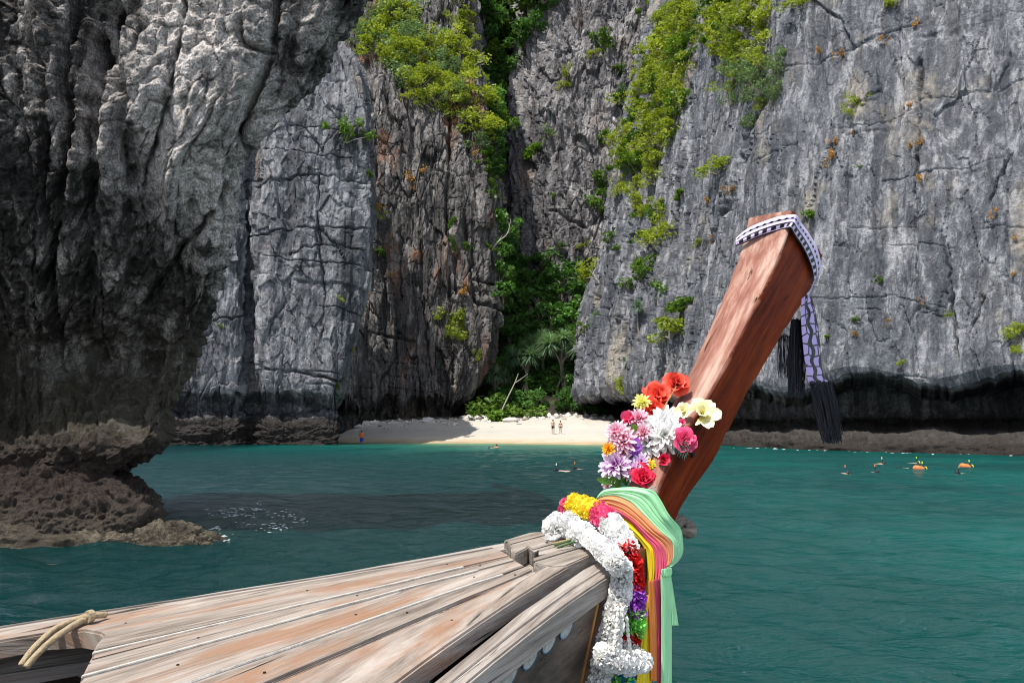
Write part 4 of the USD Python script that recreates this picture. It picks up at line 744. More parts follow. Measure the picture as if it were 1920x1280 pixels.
sash('yellow silk sash wound lowest around the boat stem with a long hanging tail', [
    ('wrap', None, dict(ea=[(1110, 947), (1126, 950), (1142, 956), (1178, 974), (1208, 1007), (1226, 1029), (1229, 1058), (1226, 1092), (1222, 1130)], eb=[(1117, 955), (1130, 967), (1142, 980), (1178, 998), (1200, 1015), (1212, 1040), (1214, 1070), (1212, 1100), (1210, 1130)], pleats=2.5, amp=.004, lift=.002, seed=10)),
    ('tail', None, dict(ea=tv([(1207, 1115), (1204, 1180), (1190, 1300)], .08), eb=tv([(1224, 1115), (1219, 1180), (1222, 1300)], .08), pleats=2.2, amp=.006, lift=.0, seed=11))], 'yellow')

# ------------------------------------------------------------------ flowers
def petal(az, Ln, Wd, p0, p1, cup=.25, pt=1.0, ruf=0.0, r0=.0, z0=.0, n=6, m=5, seed=0):
    s = np.linspace(0, 1, n)[:, None]; t = np.linspace(-1, 1, m)[None, :]
    phi = np.radians(p0 + (p1 - p0) * s); ds = Ln / (n - 1)
    rr = r0 + np.r_[0, np.cumsum(np.sin(phi[:-1, 0]) * ds)][:, None]; zz = z0 + np.r_[0, np.cumsum(np.cos(phi[:-1, 0]) * ds)][:, None]
    w = Wd / 2 * np.clip(1 - np.abs(2 * (.18 + .8 * s) - 1.05) ** 2.4, .06, 1) ** (.6 * pt)
    x = t * w; h = cup * Wd * (t ** 2) * np.sin(np.pi * np.clip(s * .8 + .15, 0, 1)) + ruf * s * Wd * np.sin(t * 4.5 + seed * 2.1 + s * 3)
    R_ = rr - h * np.cos(phi) * (1 if True else 0); Z_ = zz + h * np.sin(phi)
    c, sn = math.cos(az), math.sin(az); P = np.stack([R_ * c - x * sn, R_ * sn + x * c, Z_ + 0 * x], -1)
    uv = np.stack(np.broadcast_arrays(s, (t + 1) / 2), -1).reshape(-1, 2); return grid_mesh(P), uv
def petal_mat(name, base, tip, mid=.5, tr=.3):
    g = G(); uv = g('separate_xyz', vector=g('attribute', attribute='st').vector).x
    rnd = g('object_info').random
    c = g.mix(g.ramp(uv, [(mid - .3, 0), (mid + .3, 1)]), base, tip); c = g('hsv', color=c, value=g.math('add', .85, g.math('multiply', rnd, .25))).color
    p = g('principled_bsdf', base_color=c, roughness=.55, specular_ior_level=.3)
    return g.make(name, g('mix_closure', fac=tr, closure1=p.BSDF, closure2=g('translucent_bsdf', color=c).BSDF).closure)
PM = dict(coral=petal_mat('petal_coral', (.6, .03, .02), (.82, .10, .06)), red=petal_mat('petal_red', (.55, .005, .04), (.75, .03, .09)), hot=petal_mat('petal_hot_pink', (.6, .02, .12), (.82, .1, .24)), cream=petal_mat('petal_cream', (.8, .72, .25), (.88, .86, .6)), white=petal_mat('petal_white', (.84, .84, .78), (.86, .86, .85)), pinkw=petal_mat('petal_pink_white', (.75, .05, .22), (.86, .66, .74), .62), lav=petal_mat('petal_lavender', (.5, .1, .5), (.84, .7, .86), .6), purple=petal_mat('petal_purple', (.5, .35, .7), (.28, .05, .5)), yellow=petal_mat('petal_yellow', (.85, .5, .01), (.92, .72, .04)), orange=petal_mat('petal_orange', (.85, .3, .01), (.9, .48, .02)), pale=petal_mat('petal_pale_yellow', (.8, .8, .1), (.88, .86, .3)), violet=petal_mat('petal_violet', (.25, .03, .42), (.42, .1, .65)), lime=petal_mat('petal_lime', (.15, .6, .05), (.3, .8, .15)), blue=petal_mat('petal_blue', (.01, .2, .5), (.03, .35, .7)), scarlet=petal_mat('petal_scarlet', (.55, .005, .01), (.75, .02, .02)))
M['leaf'] = plain('flower_leaf', (.09, .22, .03), .45, .4, .3, 40, trans=.25); M['leaf_lime'] = plain('flower_leaf_lime', (.22, .38, .05), .45, .4, .3, 40, trans=.3); M['fern'] = plain('fern', (.09, .16, .13), .6, .3, .2, 40)
M['core'] = plain('flower_core', (.5, .35, .03), .7, .3, .3, 80)
def frame_to(nrm):
    z = np.asarray(nrm, float) / np.linalg.norm(nrm); x = np.cross([.3, .2, .9], z); x /= np.linalg.norm(x); return np.stack([x, np.cross(z, x), z], 1)
frng = np.random.default_rng(21)
FV = lambda x: float(np.interp(x, [1130, 1200, 1260, 1300, 1330], [-.10, -.04, .005, .07, .10]))
def flower(name, px, py, dia, kindf, mat, label, v=None, face=(0, 0), cat='flower', core=None):
    c = W(side(px, py, FV(px) if v is None else v)); dist = c[1]; r = dia * (1.0 if kindf in (k_big, k_daff) else 1.16) / FPX * dist / 2
    to = CAM - c; to /= np.linalg.norm(to); nrm = to + np.array([face[0], -.0, face[1]]) * .9 + np.array([-.1, 0, .35]); F = frame_to(nrm)
    t = thing(name, label, cat, c)
    for nm, (mesh, uv), mt in kindf(r):
        vv, q = mesh; part(t, nm, (vv @ F.T, q), PM[mt or mat] if isinstance(mt or mat, str) and (mt or mat) in PM else M[mt], smooth=True, uv=uv)
    return t
def k_rose(r, n=15, open_=1.0):
    out = []
    for i in range(n):
        f = i / (n - 1); ph = 8 + 78 * f ** 1.25 * open_; Ln = r * (.75 + .35 * f)
        out.append(('petal', petal(i * 2.4 + frng.normal(0, .28), Ln * frng.uniform(.9, 1.08), r * (.75 + .6 * f), ph * .55, ph * 1.25 + frng.normal(0, 9), .28, .6, .085, r * .06 * f, -r * .35 + r * .1 * (1 - f), seed=i), None))
    return out
def k_big(r): return k_rose(r, 11, 1.15)
def k_bud(r): return k_rose(r, 7, .45)
def k_mum(r):
    out = []
    for L_, (n, ph, ln) in enumerate([(14, 82, 1.0), (13, 62, .95), (11, 42, .85), (8, 24, .7)]):
        for i in range(n):
            out.append(('petal', petal(i * 2 * np.pi / n + L_ * .3 + frng.normal(0, .07), r * ln * frng.uniform(.88, 1.08), r * .27 * frng.uniform(.8, 1.15), ph * .6 + frng.normal(0, 5), ph * 1.2 + frng.normal(0, 12), .35, 1.3, 0, r * .05, -r * .15 + .05 * r * L_, 6, 3, i), None))
    return out
def k_daff(r):
    out = [('petal', petal(i * 2 * np.pi / 6 + frng.normal(0, .1), r * frng.uniform(.9, 1.15), r * .85, 62, 88 + frng.normal(0, 14), .12, .8, .09, r * .05, -.1 * r, seed=i), None) for i in range(6)]
    return out + [('petal', petal(i * 2 * np.pi / 5 + .3, r * .55, r * .6, 15, 50, .3, .6, .1, r * .08, 0, seed=i), None) for i in range(5)]
def k_orchid(r): return [('petal', petal(i * 2 * np.pi / 5 + frng.normal(0, .1), r, r * .8, 50, 92, .15, .8, .05, 0, 0, seed=i), None) for i in range(5)] + [('petal', petal(i * 2.1, r * .45, r * .35, 10, 40, .3, 1, 0, 0, 0, 5, 3, i), None) for i in range(3)]
flower('rose', 1268, 718, 52, k_big, 'coral', 'topmost open coral red artificial rose against the stem', v=-.035, face=(.3, .2))
flower('rose', 1234, 742, 60, k_big, 'coral', 'widest coral red artificial rose below the topmost one', v=-.05, face=(-.2, .2))
flower('rose', 1224, 766, 50, k_big, 'coral', 'coral red artificial rose just above the white chrysanthemums', v=-.05, face=(-.1, -.1))
flower('carnation', 1204, 756, 34, k_mum, 'pale', 'small pale yellow flower left of the coral roses', v=-.065, face=(-.3, .3))
flower('daffodil', 1316, 776, 66, k_daff, 'cream', 'large cream flower with ruffled petals in front of the stem', v=.06, face=(.3, .1))
flower('daffodil', 1281, 770, 36, k_daff, 'cream', 'smaller cream flower left of the large ruffled cream one', v=.03, face=(-.3, .1))
flower('chrysanthemum', 1248, 794, 62, k_mum, 'white', 'upper white chrysanthemum touching the coral roses', v=.0, face=(.1, .3))
flower('chrysanthemum', 1246, 818, 72, k_mum, 'white', 'right white chrysanthemum in the middle of the bunch', v=.015, face=(.3, 0))
flower('chrysanthemum', 1218, 830, 76, k_mum, 'white', 'lower left white chrysanthemum in the middle of the bunch', v=-.03, face=(-.2, -.3))
flower('rose', 1179, 786, 32, k_bud, 'hot', 'hot pink rosebud at the left top of the bunch', v=-.065, face=(-.5, .2))
flower('chrysanthemum', 1198, 787, 42, k_mum, 'pinkw', 'small pink and white chrysanthemum beside the hot pink rosebud', v=-.06, face=(-.1, .3))
flower('chrysanthemum', 1158, 812, 46, k_mum, 'pinkw', 'pink and white chrysanthemum at the left edge of the bunch, upper', v=-.085, face=(-.5, .2))
flower('chrysanthemum', 1168, 826, 56, k_mum, 'pinkw', 'largest pink and white chrysanthemum at the left of the bunch', v=-.07, face=(-.2, 0))
flower('orchid', 1188, 838, 34, k_orchid, 'purple', 'white and purple orchid between pink and white chrysanthemums', v=-.05, face=(-.1, 0))
flower('orchid', 1190, 853, 32, k_orchid, 'purple', 'deep purple orchid under the white and purple one', v=-.045, face=(-.1, -.3))
flower('marigold', 1142, 842, 26, k_mum, 'orange', 'small orange flower at the far left of the bunch', v=-.095, face=(-.6, 0))
flower('chrysanthemum', 1156, 873, 62, k_mum, 'lav', 'large lavender chrysanthemum at the lower left of the bunch', v=-.085, face=(-.4, 0))
flower('chrysanthemum', 1187, 882, 44, k_mum, 'lav', 'smaller lavender chrysanthemum right of the large one', v=-.04, face=(0, -.2))
flower('chrysanthemum', 1139, 905, 22, k_mum, 'pinkw', 'tiny pink flower at the lowest left tip of the bunch', v=-.1, face=(-.5, -.3))
flower('rose', 1283, 826, 44, k_rose, 'hot', 'pink rose standing out right against the dark stem side', v=.085, face=(.5, 0))
flower('rose', 1207, 896, 44, k_rose, 'red', 'red pink rose at the bottom of the bunch above the mint sash', v=.0, face=(.3, 0))
flower('rose', 1243, 862, 30, k_bud, 'red', 'dark red rosebud half hidden under the white chrysanthemums', v=.04, face=(.4, -.4))
flower('rose', 1279, 792, 16, k_bud, 'hot', 'tiny pink bud behind the stalk of the cream flowers', v=.055, face=(.2, 0))
flower('marigold', 1219, 871, 22, k_mum, 'yellow', 'small yellow flower above the lower red pink rose', v=.0, face=(.1, 0))
flower('marigold', 1238, 772, 14, k_mum, 'yellow', 'tiny yellow flower between coral roses and white chrysanthemums', v=-.03, face=(.1, .3))
flower('chrysanthemum', 1206, 812, 40, k_mum, 'pinkw', 'pink and white chrysanthemum tucked left against the lower white one', v=-.035, face=(-.1, .1))
flower('chrysanthemum', 1224, 802, 46, k_mum, 'white', 'smallest white chrysanthemum tucked between the two larger ones', v=-.02, face=(0, .2))
flower('chrysanthemum', 1203, 866, 32, k_mum, 'lav', 'little lavender chrysanthemum above the lower red pink rose', v=-.02, face=(.1, 0))
flower('chrysanthemum', 1168, 850, 34, k_mum, 'pinkw', 'little pink chrysanthemum just above the large lavender one', v=-.07, face=(-.2, 0))
flower('rose', 1210, 786, 26, k_bud, 'hot', 'pink rosebud between the coral roses and the small pink chrysanthemum', v=-.045, face=(-.1, .2))
def leaf_spray(label, pts, mat):
    t = None
    for k, (px, py, ln, wd, ax, az_) in enumerate(pts):
        c = W(side(px, py, FV(px) + .0)); r = ln / FPX * c[1]
        if t is None: o = c; t = thing('leaf_spray', label, 'leaves', o)
        d = np.array([ax, -.35, az_]); d /= np.linalg.norm(d); s = np.cross(d, CAM - c); s /= np.linalg.norm(s); nn = np.cross(s, d)
        S_ = np.linspace(0, 1, 7)[:, None]; T = np.linspace(-1, 1, 3)[None]; w = wd / FPX * c[1] / 2 * np.sin(np.pi * np.clip(S_, .03, .98)) ** .8
        P = (c - o) + S_[..., None] * d * r + (T * w)[..., None] * s + (np.abs(T) * w * .35 - S_ ** 2 * r * .12)[..., None] * nn
        part(t, 'leaf', sheet(P, .0008), M[mat], smooth=True)
leaf_spray('green leaves under the lavender chrysanthemums', [(1165, 915, 40, 16, -.6, .5), (1175, 910, 44, 18, -.2, .7), (1160, 905, 36, 14, .4, .8), (1185, 905, 40, 16, .5, -.1), (1150, 905, 34, 14, -.8, .2), (1178, 918, 36, 16, .7, .4)], 'leaf')
leaf_spray('lime green leaves around the lower red pink rose', [(1195, 885, 34, 13, .05, 1), (1224, 888, 30, 14, .2, 1), (1190, 905, 36, 16, .3, -.8), (1200, 915, 36, 18, .3, -.3), (1192, 808, 16, 16, -.4, .6)], 'leaf_lime')
leaf_spray('dark green leaves under the white chrysanthemums', [(1225, 860, 34, 14, .4, -.5), (1210, 860, 30, 14, -.3, -.6), (1255, 848, 36, 12, .8, .2), (1262, 838, 34, 14, .5, .5), (1228, 875, 34, 13, .6, .2), (1232, 896, 30, 14, .3, .6), (1185, 865, 30, 14, -.4, .5)], 'leaf')
c = W(side(1256, 836, .05)); t = thing('fern_sprig', 'grey green needled sprig below the pink rose', 'sprig', c)
for k in range(5):
    d = np.array([.75, -.5, -.55 + .18 * k]); d /= np.linalg.norm(d); ax = np.linspace(0, .055, 8)[:, None] * d
    part(t, 'stem', tube(ax, .0008, 4), M['fern'])
    part(t, 'needles', cat_mesh(*[tube(np.stack([ax[j], ax[j] + (d * .5 + frame_to(d)[:, 0] * math.cos(q_) + frame_to(d)[:, 1] * math.sin(q_)) * .012]), [.0011, .0004], 3) for j in range(1, 8) for q_ in (0, 1.6, 3.1, 4.7)]), M['fern'], kind='stuff')
c = W(side(1216, 916, .03)); t = thing('white_sprig', 'tiny white bristly sprig right under the lower red pink rose', 'sprig', c)
for k in range(8):
    d = np.array([.6 + .1 * (k % 3), -.5, -.5 + .13 * k]); d /= np.linalg.norm(d); part(t, 'bristle', tube(np.stack([d * 0, d * .03]), [.0009, .0005], 4), M['white_paint'])
for a, b, lab in [((1242, 768), (1268, 724), 'thin dark stalk of the topmost coral rose'), ((1276, 800), (1300, 785), 'thin stalk of the large cream flower'), ((1272, 790), (1284, 772), 'thin stalk of the smaller cream flower')]:
    top('flower_stalk', tube(W([side(*a, .0), side(*b, .005)]) + (CAM - W(side(*b, 0))) * .012, .0016, 5), M['stalk_tan'], lab, 'stalk')
# garlands of ruffled blossoms
def blossom(r, seed):
    rg = np.random.default_rng(seed); ms, us_ = [], []
    for i in range(13):
        f = i / 12; ph = 15 + 85 * f; (vv, q), uv = petal(i * 2.4 + rg.normal(0, .2), r * rg.uniform(.9, 1.15), r * rg.uniform(.9, 1.2), ph * .8, ph * 1.1 + rg.normal(0, 10), .2, .4, .16, 0, -.35 * r, 5, 6, i + seed); ms.append((vv, q)); us_.append(uv)
    return cat_mesh(*ms), np.vstack(us_)
def dense_uv(ms):
    return np.vstack(ms)
def garland(label, path, spec, group=None, jit=.35):
    """path: boat points along the string; spec: (share of the length, colour, blossom radius, spacing)."""
    P = W(path); o = P[0]; t = thing('flower_garland', label, 'garland', o); S_ = smooth_path(P, 300); d = np.r_[0, np.cumsum(np.linalg.norm(np.diff(S_, axis=0), axis=1))]
    x, total, k = 0.0, d[-1], 0
    part(t, 'string', tube(S_[::6] - o, .003, 5), M['stalk'])
    for share, col, r, sp in spec:
        end = x + share * total
        while x < end:
            c = np.array([np.interp(x, d, S_[:, i]) for i in range(3)]); tg = np.array([np.interp(min(x + .01, total), d, S_[:, i]) for i in range(3)]) - c; tg = tg / (np.linalg.norm(tg) + 1e-9)
            for h in range(2):
                to = CAM - c; to = to / np.linalg.norm(to) + np.array([-.15, 0, .35]); sdv = np.cross(tg, to); sdv /= np.linalg.norm(sdv) + 1e-9
                nrm = to * .8 + sdv * (1.1 if h else -1.1) + tg * frng.normal(0, .3); F = frame_to(nrm)
                (vv, q), uv = blossom(r * frng.uniform(.9, 1.1), k * 7 + h); a = frng.uniform(0, 6.28); Rz = np.array([[math.cos(a), -math.sin(a), 0], [math.sin(a), math.cos(a), 0], [0, 0, 1]])
                vv = vv @ Rz.T @ F.T + (c - o) + sdv * r * (.55 if h else -.55)
                part(t, 'blossom', (vv, q), PM[col], smooth=True, uv=uv)
            x += sp; k += 1
        x = end
    return t
dd = lambda px, py, w: deck(px, py, w); sd_ = lambda px, py, v: side(px, py, v)
garland('white ruffled garland looped over the bow boards and hanging down the starboard rail', [dd(1036, 988, .045), dd(1056, 976, .05), dd(1078, 993, .045), dd(1104, 1008, .04), dd(1132, 1030, .04), dd(1156, 1052, .035), sd_(1166, 1078, .262), sd_(1164, 1105, .268), sd_(1152, 1145, .268), sd_(1143, 1190, .268), sd_(1132, 1240, .268), sd_(1112, 1310, .268)], [(.3, 'white', .025, .02), (.7, 'white', .0195, .017)])
garland('mixed garland, yellow and crimson across the bow then white, red, violet and lime', [dd(1062, 948, .055), dd(1078, 944, .07), dd(1110, 955, .075), dd(1145, 980, .065), dd(1162, 1004, .05), sd_(1177, 1034, .22), sd_(1186, 1062, .225), sd_(1189, 1095, .225), sd_(1191, 1130, .225), sd_(1190, 1160, .225), sd_(1186, 1190, .225), sd_(1175, 1225, .225), sd_(1170, 1262, .225), sd_(1165, 1310, .225)],
        [(.05, 'hot', .023, .02), (.26, 'yellow', .025, .018), (.13, 'hot', .025, .02), (.18, 'white', .024, .02), (.11, 'scarlet', .019, .018), (.06, 'violet', .02, .018), (.06, 'lime', .021, .02), (.03, 'scarlet', .016, .016), (.05, 'white', .022, .02), (.03, 'blue', .02, .02), (.04, 'lime', .023, .02)])
garland('short fat white garland crossing the hanging one near the picture bottom', [sd_(1128, 1228, .30), sd_(1150, 1236, .31), sd_(1180, 1240, .31), sd_(1206, 1234, .30)], [(1.0, 'white', .02, .016)])
M['bud'] = plain('jasmine_bud', (.8, .8, .74), .6, .3, .1, 60, trans=.2)
for k, pts in enumerate([[(1160, 1130), (1156, 1170), (1150, 1215)], [(1168, 1130), (1165, 1180), (1163, 1222)], [(1175, 1150), (1178, 1190), (1184, 1225)]]):
    P = W([side(a, b, .315) for a, b in pts]); t = thing('jasmine_string', ['left string of white jasmine buds hanging before the garland', 'middle string of white jasmine buds hanging before the garland', 'right string of white jasmine buds hanging before the garland'][k], 'bud string', P[0])
    S_ = smooth_path(P, 9) - P[0]; part(t, 'thread', tube(S_, .0008, 4), M['stalk_tan'])
    for c in S_[1:]:
        part(t, 'bud', tube(np.array([c + [0, 0, .006], c + [0, 0, .002], c - [0, 0, .003], c - [0, 0, .006]]), [.0012, .0034, .0044, .002], 8), M['bud'], smooth=True)

# ------------------------------------------------------------------ scarf on the stem head
g = G(); uv = g('attribute', attribute='st').vector
sx = g('separate_xyz', vector=uv); sn = g.math('sine', g.math('multiply', sx.x, 95.0)); cs = g.math('sine', g.math('multiply', sx.y, 15.0))
def scarf_mat(name, col):
    p = g('principled_bsdf', base_color=col, roughness=.75, specular_ior_level=.2, sheen_weight=.2); return g.make(name, g('mix_closure', fac=.12, closure1=p.BSDF, closure2=g('translucent_bsdf', color=col).BSDF).closure)
LAV, INK = (.62, .54, .78), (.008, .007, .012)
tri = g.math('subtract', g.math('multiply', g('math', math_type='pingpong', value1=g.math('multiply', sx.x, 22.0), value2=.5).value, .26), g.math('absolute', g.math('subtract', sx.y, .26)))          # a row of little triangles
dash = g.math('multiply', g.ramp(g.math('absolute', g.math('subtract', sx.y, .74)), [(.13, 1), (.16, 0)]), g.ramp(g.math('sine', g.math('multiply', sx.x, 110.0)), [(.0, 1), (.35, 0)]))
line = g.math('maximum', g.ramp(g.math('absolute', g.math('subtract', sx.y, .56)), [(.03, 1), (.05, 0)]), g.ramp(sx.y, [(.90, 0), (.93, 1)]))
m = g.math('maximum', g.math('maximum', dash, line), g.ramp(tri, [(.02, 0), (.05, 1)]))
M['scarf'] = scarf_mat('scarf', g.mix(m, LAV, INK))
g = G(); uv = g('attribute', attribute='st').vector; sx = g('separate_xyz', vector=uv)
wob = g.math('multiply', g('wave_texture', vector=g.map(uv, (1, .12, 1)), scale=1.6, distortion=2.0, bands_direction='x').fac, .16)
yy = g.math('add', sx.y, wob)
ed = g('voronoi_texture', vector=g.map(uv, (9, 2.0, 1)), scale=1.0, randomness=.45, feature='distance_to_edge').distance
m = g.math('maximum', g.ramp(g.math('absolute', g.math('subtract', yy, .56)), [(.10, 1), (.13, 0)]), g.math('maximum', g.ramp(ed, [(.05, 1), (.09, 0)]), g.ramp(yy, [(.96, 0), (.99, 1)])))
M['scarf_end'] = scarf_mat('scarf_end', g.mix(m, (.50, .38, .74), INK))
M['fringe'] = plain('fringe', (.012, .012, .018), .7, .3, .3, 60)
va = lambda x: float(np.interp(x, [1378, 1484], [-.106, .100]))
sc = thing('scarf', 'lavender and black patterned scarf with black fringes tied around the stem head', 'scarf')
up = [(1380, 447), (1401, 429), (1427, 417), (1467, 405), (1488, 402), (1502, 418), (1520, 443), (1534, 471), (1539, 494), (1535, 518)]
lo = [(1379, 462), (1400, 454), (1431, 441), (1471, 429), (1482, 427), (1490, 441), (1502, 459), (1516, 487), (1524, 512), (1526, 526)]
vv = lambda e: [(x, y, va(x) if i < 4 else .108 - .002 * max(0, i - 7)) for i, (x, y) in enumerate(e)]
def scarf_piece(ea, eb, nm, mt='scarf', **k):
    mesh, uv = ribbon(ea, eb, **k); part(sc, nm, mesh, M[mt], smooth=True, uv=uv)
scarf_piece(vv(up), vv(lo), 'band', pleats=2.6, amp=.006, lift=.006, n=70, seed=3)
hang = .085
scarf_piece(tv([(1503, 560), (1502, 600), (1506, 650), (1511, 690), (1518, 728)], hang), tv([(1519, 548), (1530, 590), (1537, 640), (1541, 690), (1556, 716)], hang), 'hanging_end', 'scarf_end', pleats=2.0, amp=.006, n=60, seed=4)
scarf_piece(tv([(1528, 520), (1518, 545), (1505, 570)], hang), tv([(1536, 515), (1526, 540), (1516, 560)], hang), 'hanging_end', pleats=1, amp=.004, n=16, seed=5)
def fringe(x0, x1, y0, y1, x2, x3, n, v, dens, nm):
    ms = []
    for i in range(n):
        f = (i + frng.uniform(-.3, .3)) / n; a = W(side(x0 + (x1 - x0) * f, y0 + frng.uniform(-3, 3), v + frng.uniform(-.015, .015))); b = W(side(x2 + (x3 - x2) * f + frng.normal(0, 2.0), y1 + frng.uniform(-12, 10), v + frng.uniform(-.02, .02)))
        mid = (a + b) / 2 + frng.normal(0, .006, 3); ms.append(tube(smooth_path([a, mid, b], 6), dens, 4))
    part(sc, nm, cat_mesh(*ms), M['fringe'], kind='stuff')
fringe(1518, 1558, 716, 822, 1541, 1578, 230, hang, .0014, 'fringe')
fringe(1484, 1510, 600, 738, 1478, 1506, 110, .05, .0013, 'fringe')
fringe(1458, 1484, 628, 700, 1458, 1484, 40, .03, .0010, 'fringe')

# ------------------------------------------------------------------ people
def blob(chain, res=.03):
    """One continuous body from joints: chains of (x, y, z, radius)."""
    parts = []
    for ch in chain:
        for a, b in zip(ch[:-1], ch[1:]):
            pts = [manifold3d.Manifold.sphere(q[3], 14).translate(tuple(q[:3])) for q in (a, b)]; parts.append(manifold3d.Manifold.batch_hull(pts))
    m = manifold3d.Manifold.batch_boolean(parts, manifold3d.OpType.Add).refine_to_length(res).to_mesh()
    tm = trimesh.Trimesh(m.vert_properties[:, :3], m.tri_verts); trimesh.smoothing.filter_taubin(tm, iterations=6); return tm
M['skin'] = plain('skin', (.45, .28, .21), .5, .4, .12, 8); M['skin_tan'] = plain('skin_tan', (.3, .15, .09), .5, .4, .12, 8); M['hair'] = plain('hair', (.015, .012, .01), .5, .4, .3, 20)
M['vest'] = plain('orange_vest', (.8, .16, .04), .6, .3, .12, 15); M['trunks'] = plain('blue_trunks', (.01, .07, .5), .7, .3, .15, 15); M['black_cloth'] = plain('black_cloth', (.015, .015, .018), .7, .3, .2, 15); M['yellow_strap'] = plain('yellow_strap', (.75, .7, .05), .6, .3, .1, 15); M['orange_tip'] = plain('orange_tip', (.9, .2, .05), .5, .3, .1, 15); M['blue_tube'] = plain('blue_tube', (.01, .03, .45), .4, .4, .1, 15); M['lime_tip'] = plain('lime_tip', (.6, .75, .05), .5, .3, .1, 15)
def head_parts(t, c, r=.105, face=(0, 1), o=np.zeros(3)):
    c = np.asarray(c, float); fx, fy = face
    h = trimesh.creation.icosphere(2).vertices; f = trimesh.creation.icosphere(2).faces
    hv = h * r * np.array([.9, .95, 1.0]) * 1.06 + c + np.array([-fx, -fy, .35]) * r * .22
    part(t, 'hair', (hv, f), M['hair'], smooth=True)
def standing(label, px, feet_px, dep, skin, garment, facing=1, arms='down', wade=0.0, group=None, h=1.68):
    p = at(px, feet_px, dep); t = thing('person', label, 'person', p, 0); k = h / 1.72
    s = lambda *q: (q[0] * k, q[1] * k, q[2] * k - wade, q[3] * k)
    leg = lambda sx, st: [s(sx * .09, 0, .9, .095), s(sx * .1, st * .04, .5, .066), s(sx * .1, 0, .09, .045), s(sx * .11, .09, .04, .035)]
    if arms == 'front': arm = lambda sx: [s(sx * .18, 0, 1.40, .055), s(sx * .25, .02, 1.12, .042), s(sx * .10, .22, 1.1, .034), s(sx * .05, .27, 1.12, .034)]
    else: arm = lambda sx: [s(sx * .18, 0, 1.40, .055), s(sx * .25, .0, 1.12, .042), s(sx * .26, .04, .86, .033), s(sx * .26, .06, .76, .034)]
    ch = [[s(0, 0, .95, .13), s(0, .01, 1.15, .115), s(0, 0, 1.34, .13)], [s(-.1, 0, 1.37, .075), s(.1, 0, 1.37, .075)], [s(0, 0, 1.38, .06), s(0, .01, 1.5, .055)], [s(0, .02, 1.56, .09), s(0, .01, 1.64, .085)], leg(-1, 1), leg(1, -1), arm(-1), arm(1)]
    part(t, 'body', blob(ch), M[skin], smooth=True)
    hd = np.array(s(0, -.02, 1.63, 0)[:3]); v, f = trimesh.creation.icosphere(2).vertices, trimesh.creation.icosphere(2).faces
    part(t, 'hair', (v * np.array([.098, .10, .10]) * k + hd + [0, 0, .015], f), M['hair'], smooth=True)
    for nm, mt, chain in garment(s): part(t, nm, blob(chain), M[mt], smooth=True)
    return t
vest_ = lambda s: [('life_vest', 'vest', [[s(-.06, .0, 1.0, .15), s(-.06, .0, 1.36, .14)], [s(.06, .0, 1.0, .15), s(.06, .0, 1.36, .14)]]), ('shorts', 'trunks', [[s(-.07, 0, .94, .13), s(-.1, 0, .55, .105)], [s(.07, 0, .94, .13), s(.1, 0, .55, .105)]])]
standing("man in orange life vest and blue shorts wading off the left end of the beach", 678, 829, 90, 'skin_tan', vest_, arms='front', wade=.42, h=1.76)
trunks_ = lambda s: [('shorts', 'black_cloth', [[s(-.06, 0, .95, .125), s(-.09, 0, .74, .11)], [s(.06, 0, .95, .125), s(.09, 0, .74, .11)]])]
bikini_ = lambda s: [('bikini_bottom', 'black_cloth', [[s(-.06, 0, .92, .125), s(.06, 0, .92, .125)]]), ('bikini_top', 'black_cloth', [[s(-.05, .02, 1.28, .125), s(.05, .02, 1.28, .125)]])]
def ground_at(px, py):
    r = ray(px, py); ts = np.linspace(70, 140, 800); P = CAM + r * (ts / r[1])[:, None]; i = np.argmax(P[:, 2] <= ground_z(P[:, 0], P[:, 1]) + .02); return ts[i]
standing('man in dark trunks standing on the beach, hands before his chest', 1037, 813, ground_at(1037, 813), 'skin', trunks_, arms='front', h=1.74)
standing('woman in a black bikini standing on the beach beside the man in dark trunks', 1051, 813, ground_at(1051, 813), 'skin', bikini_, h=1.6)
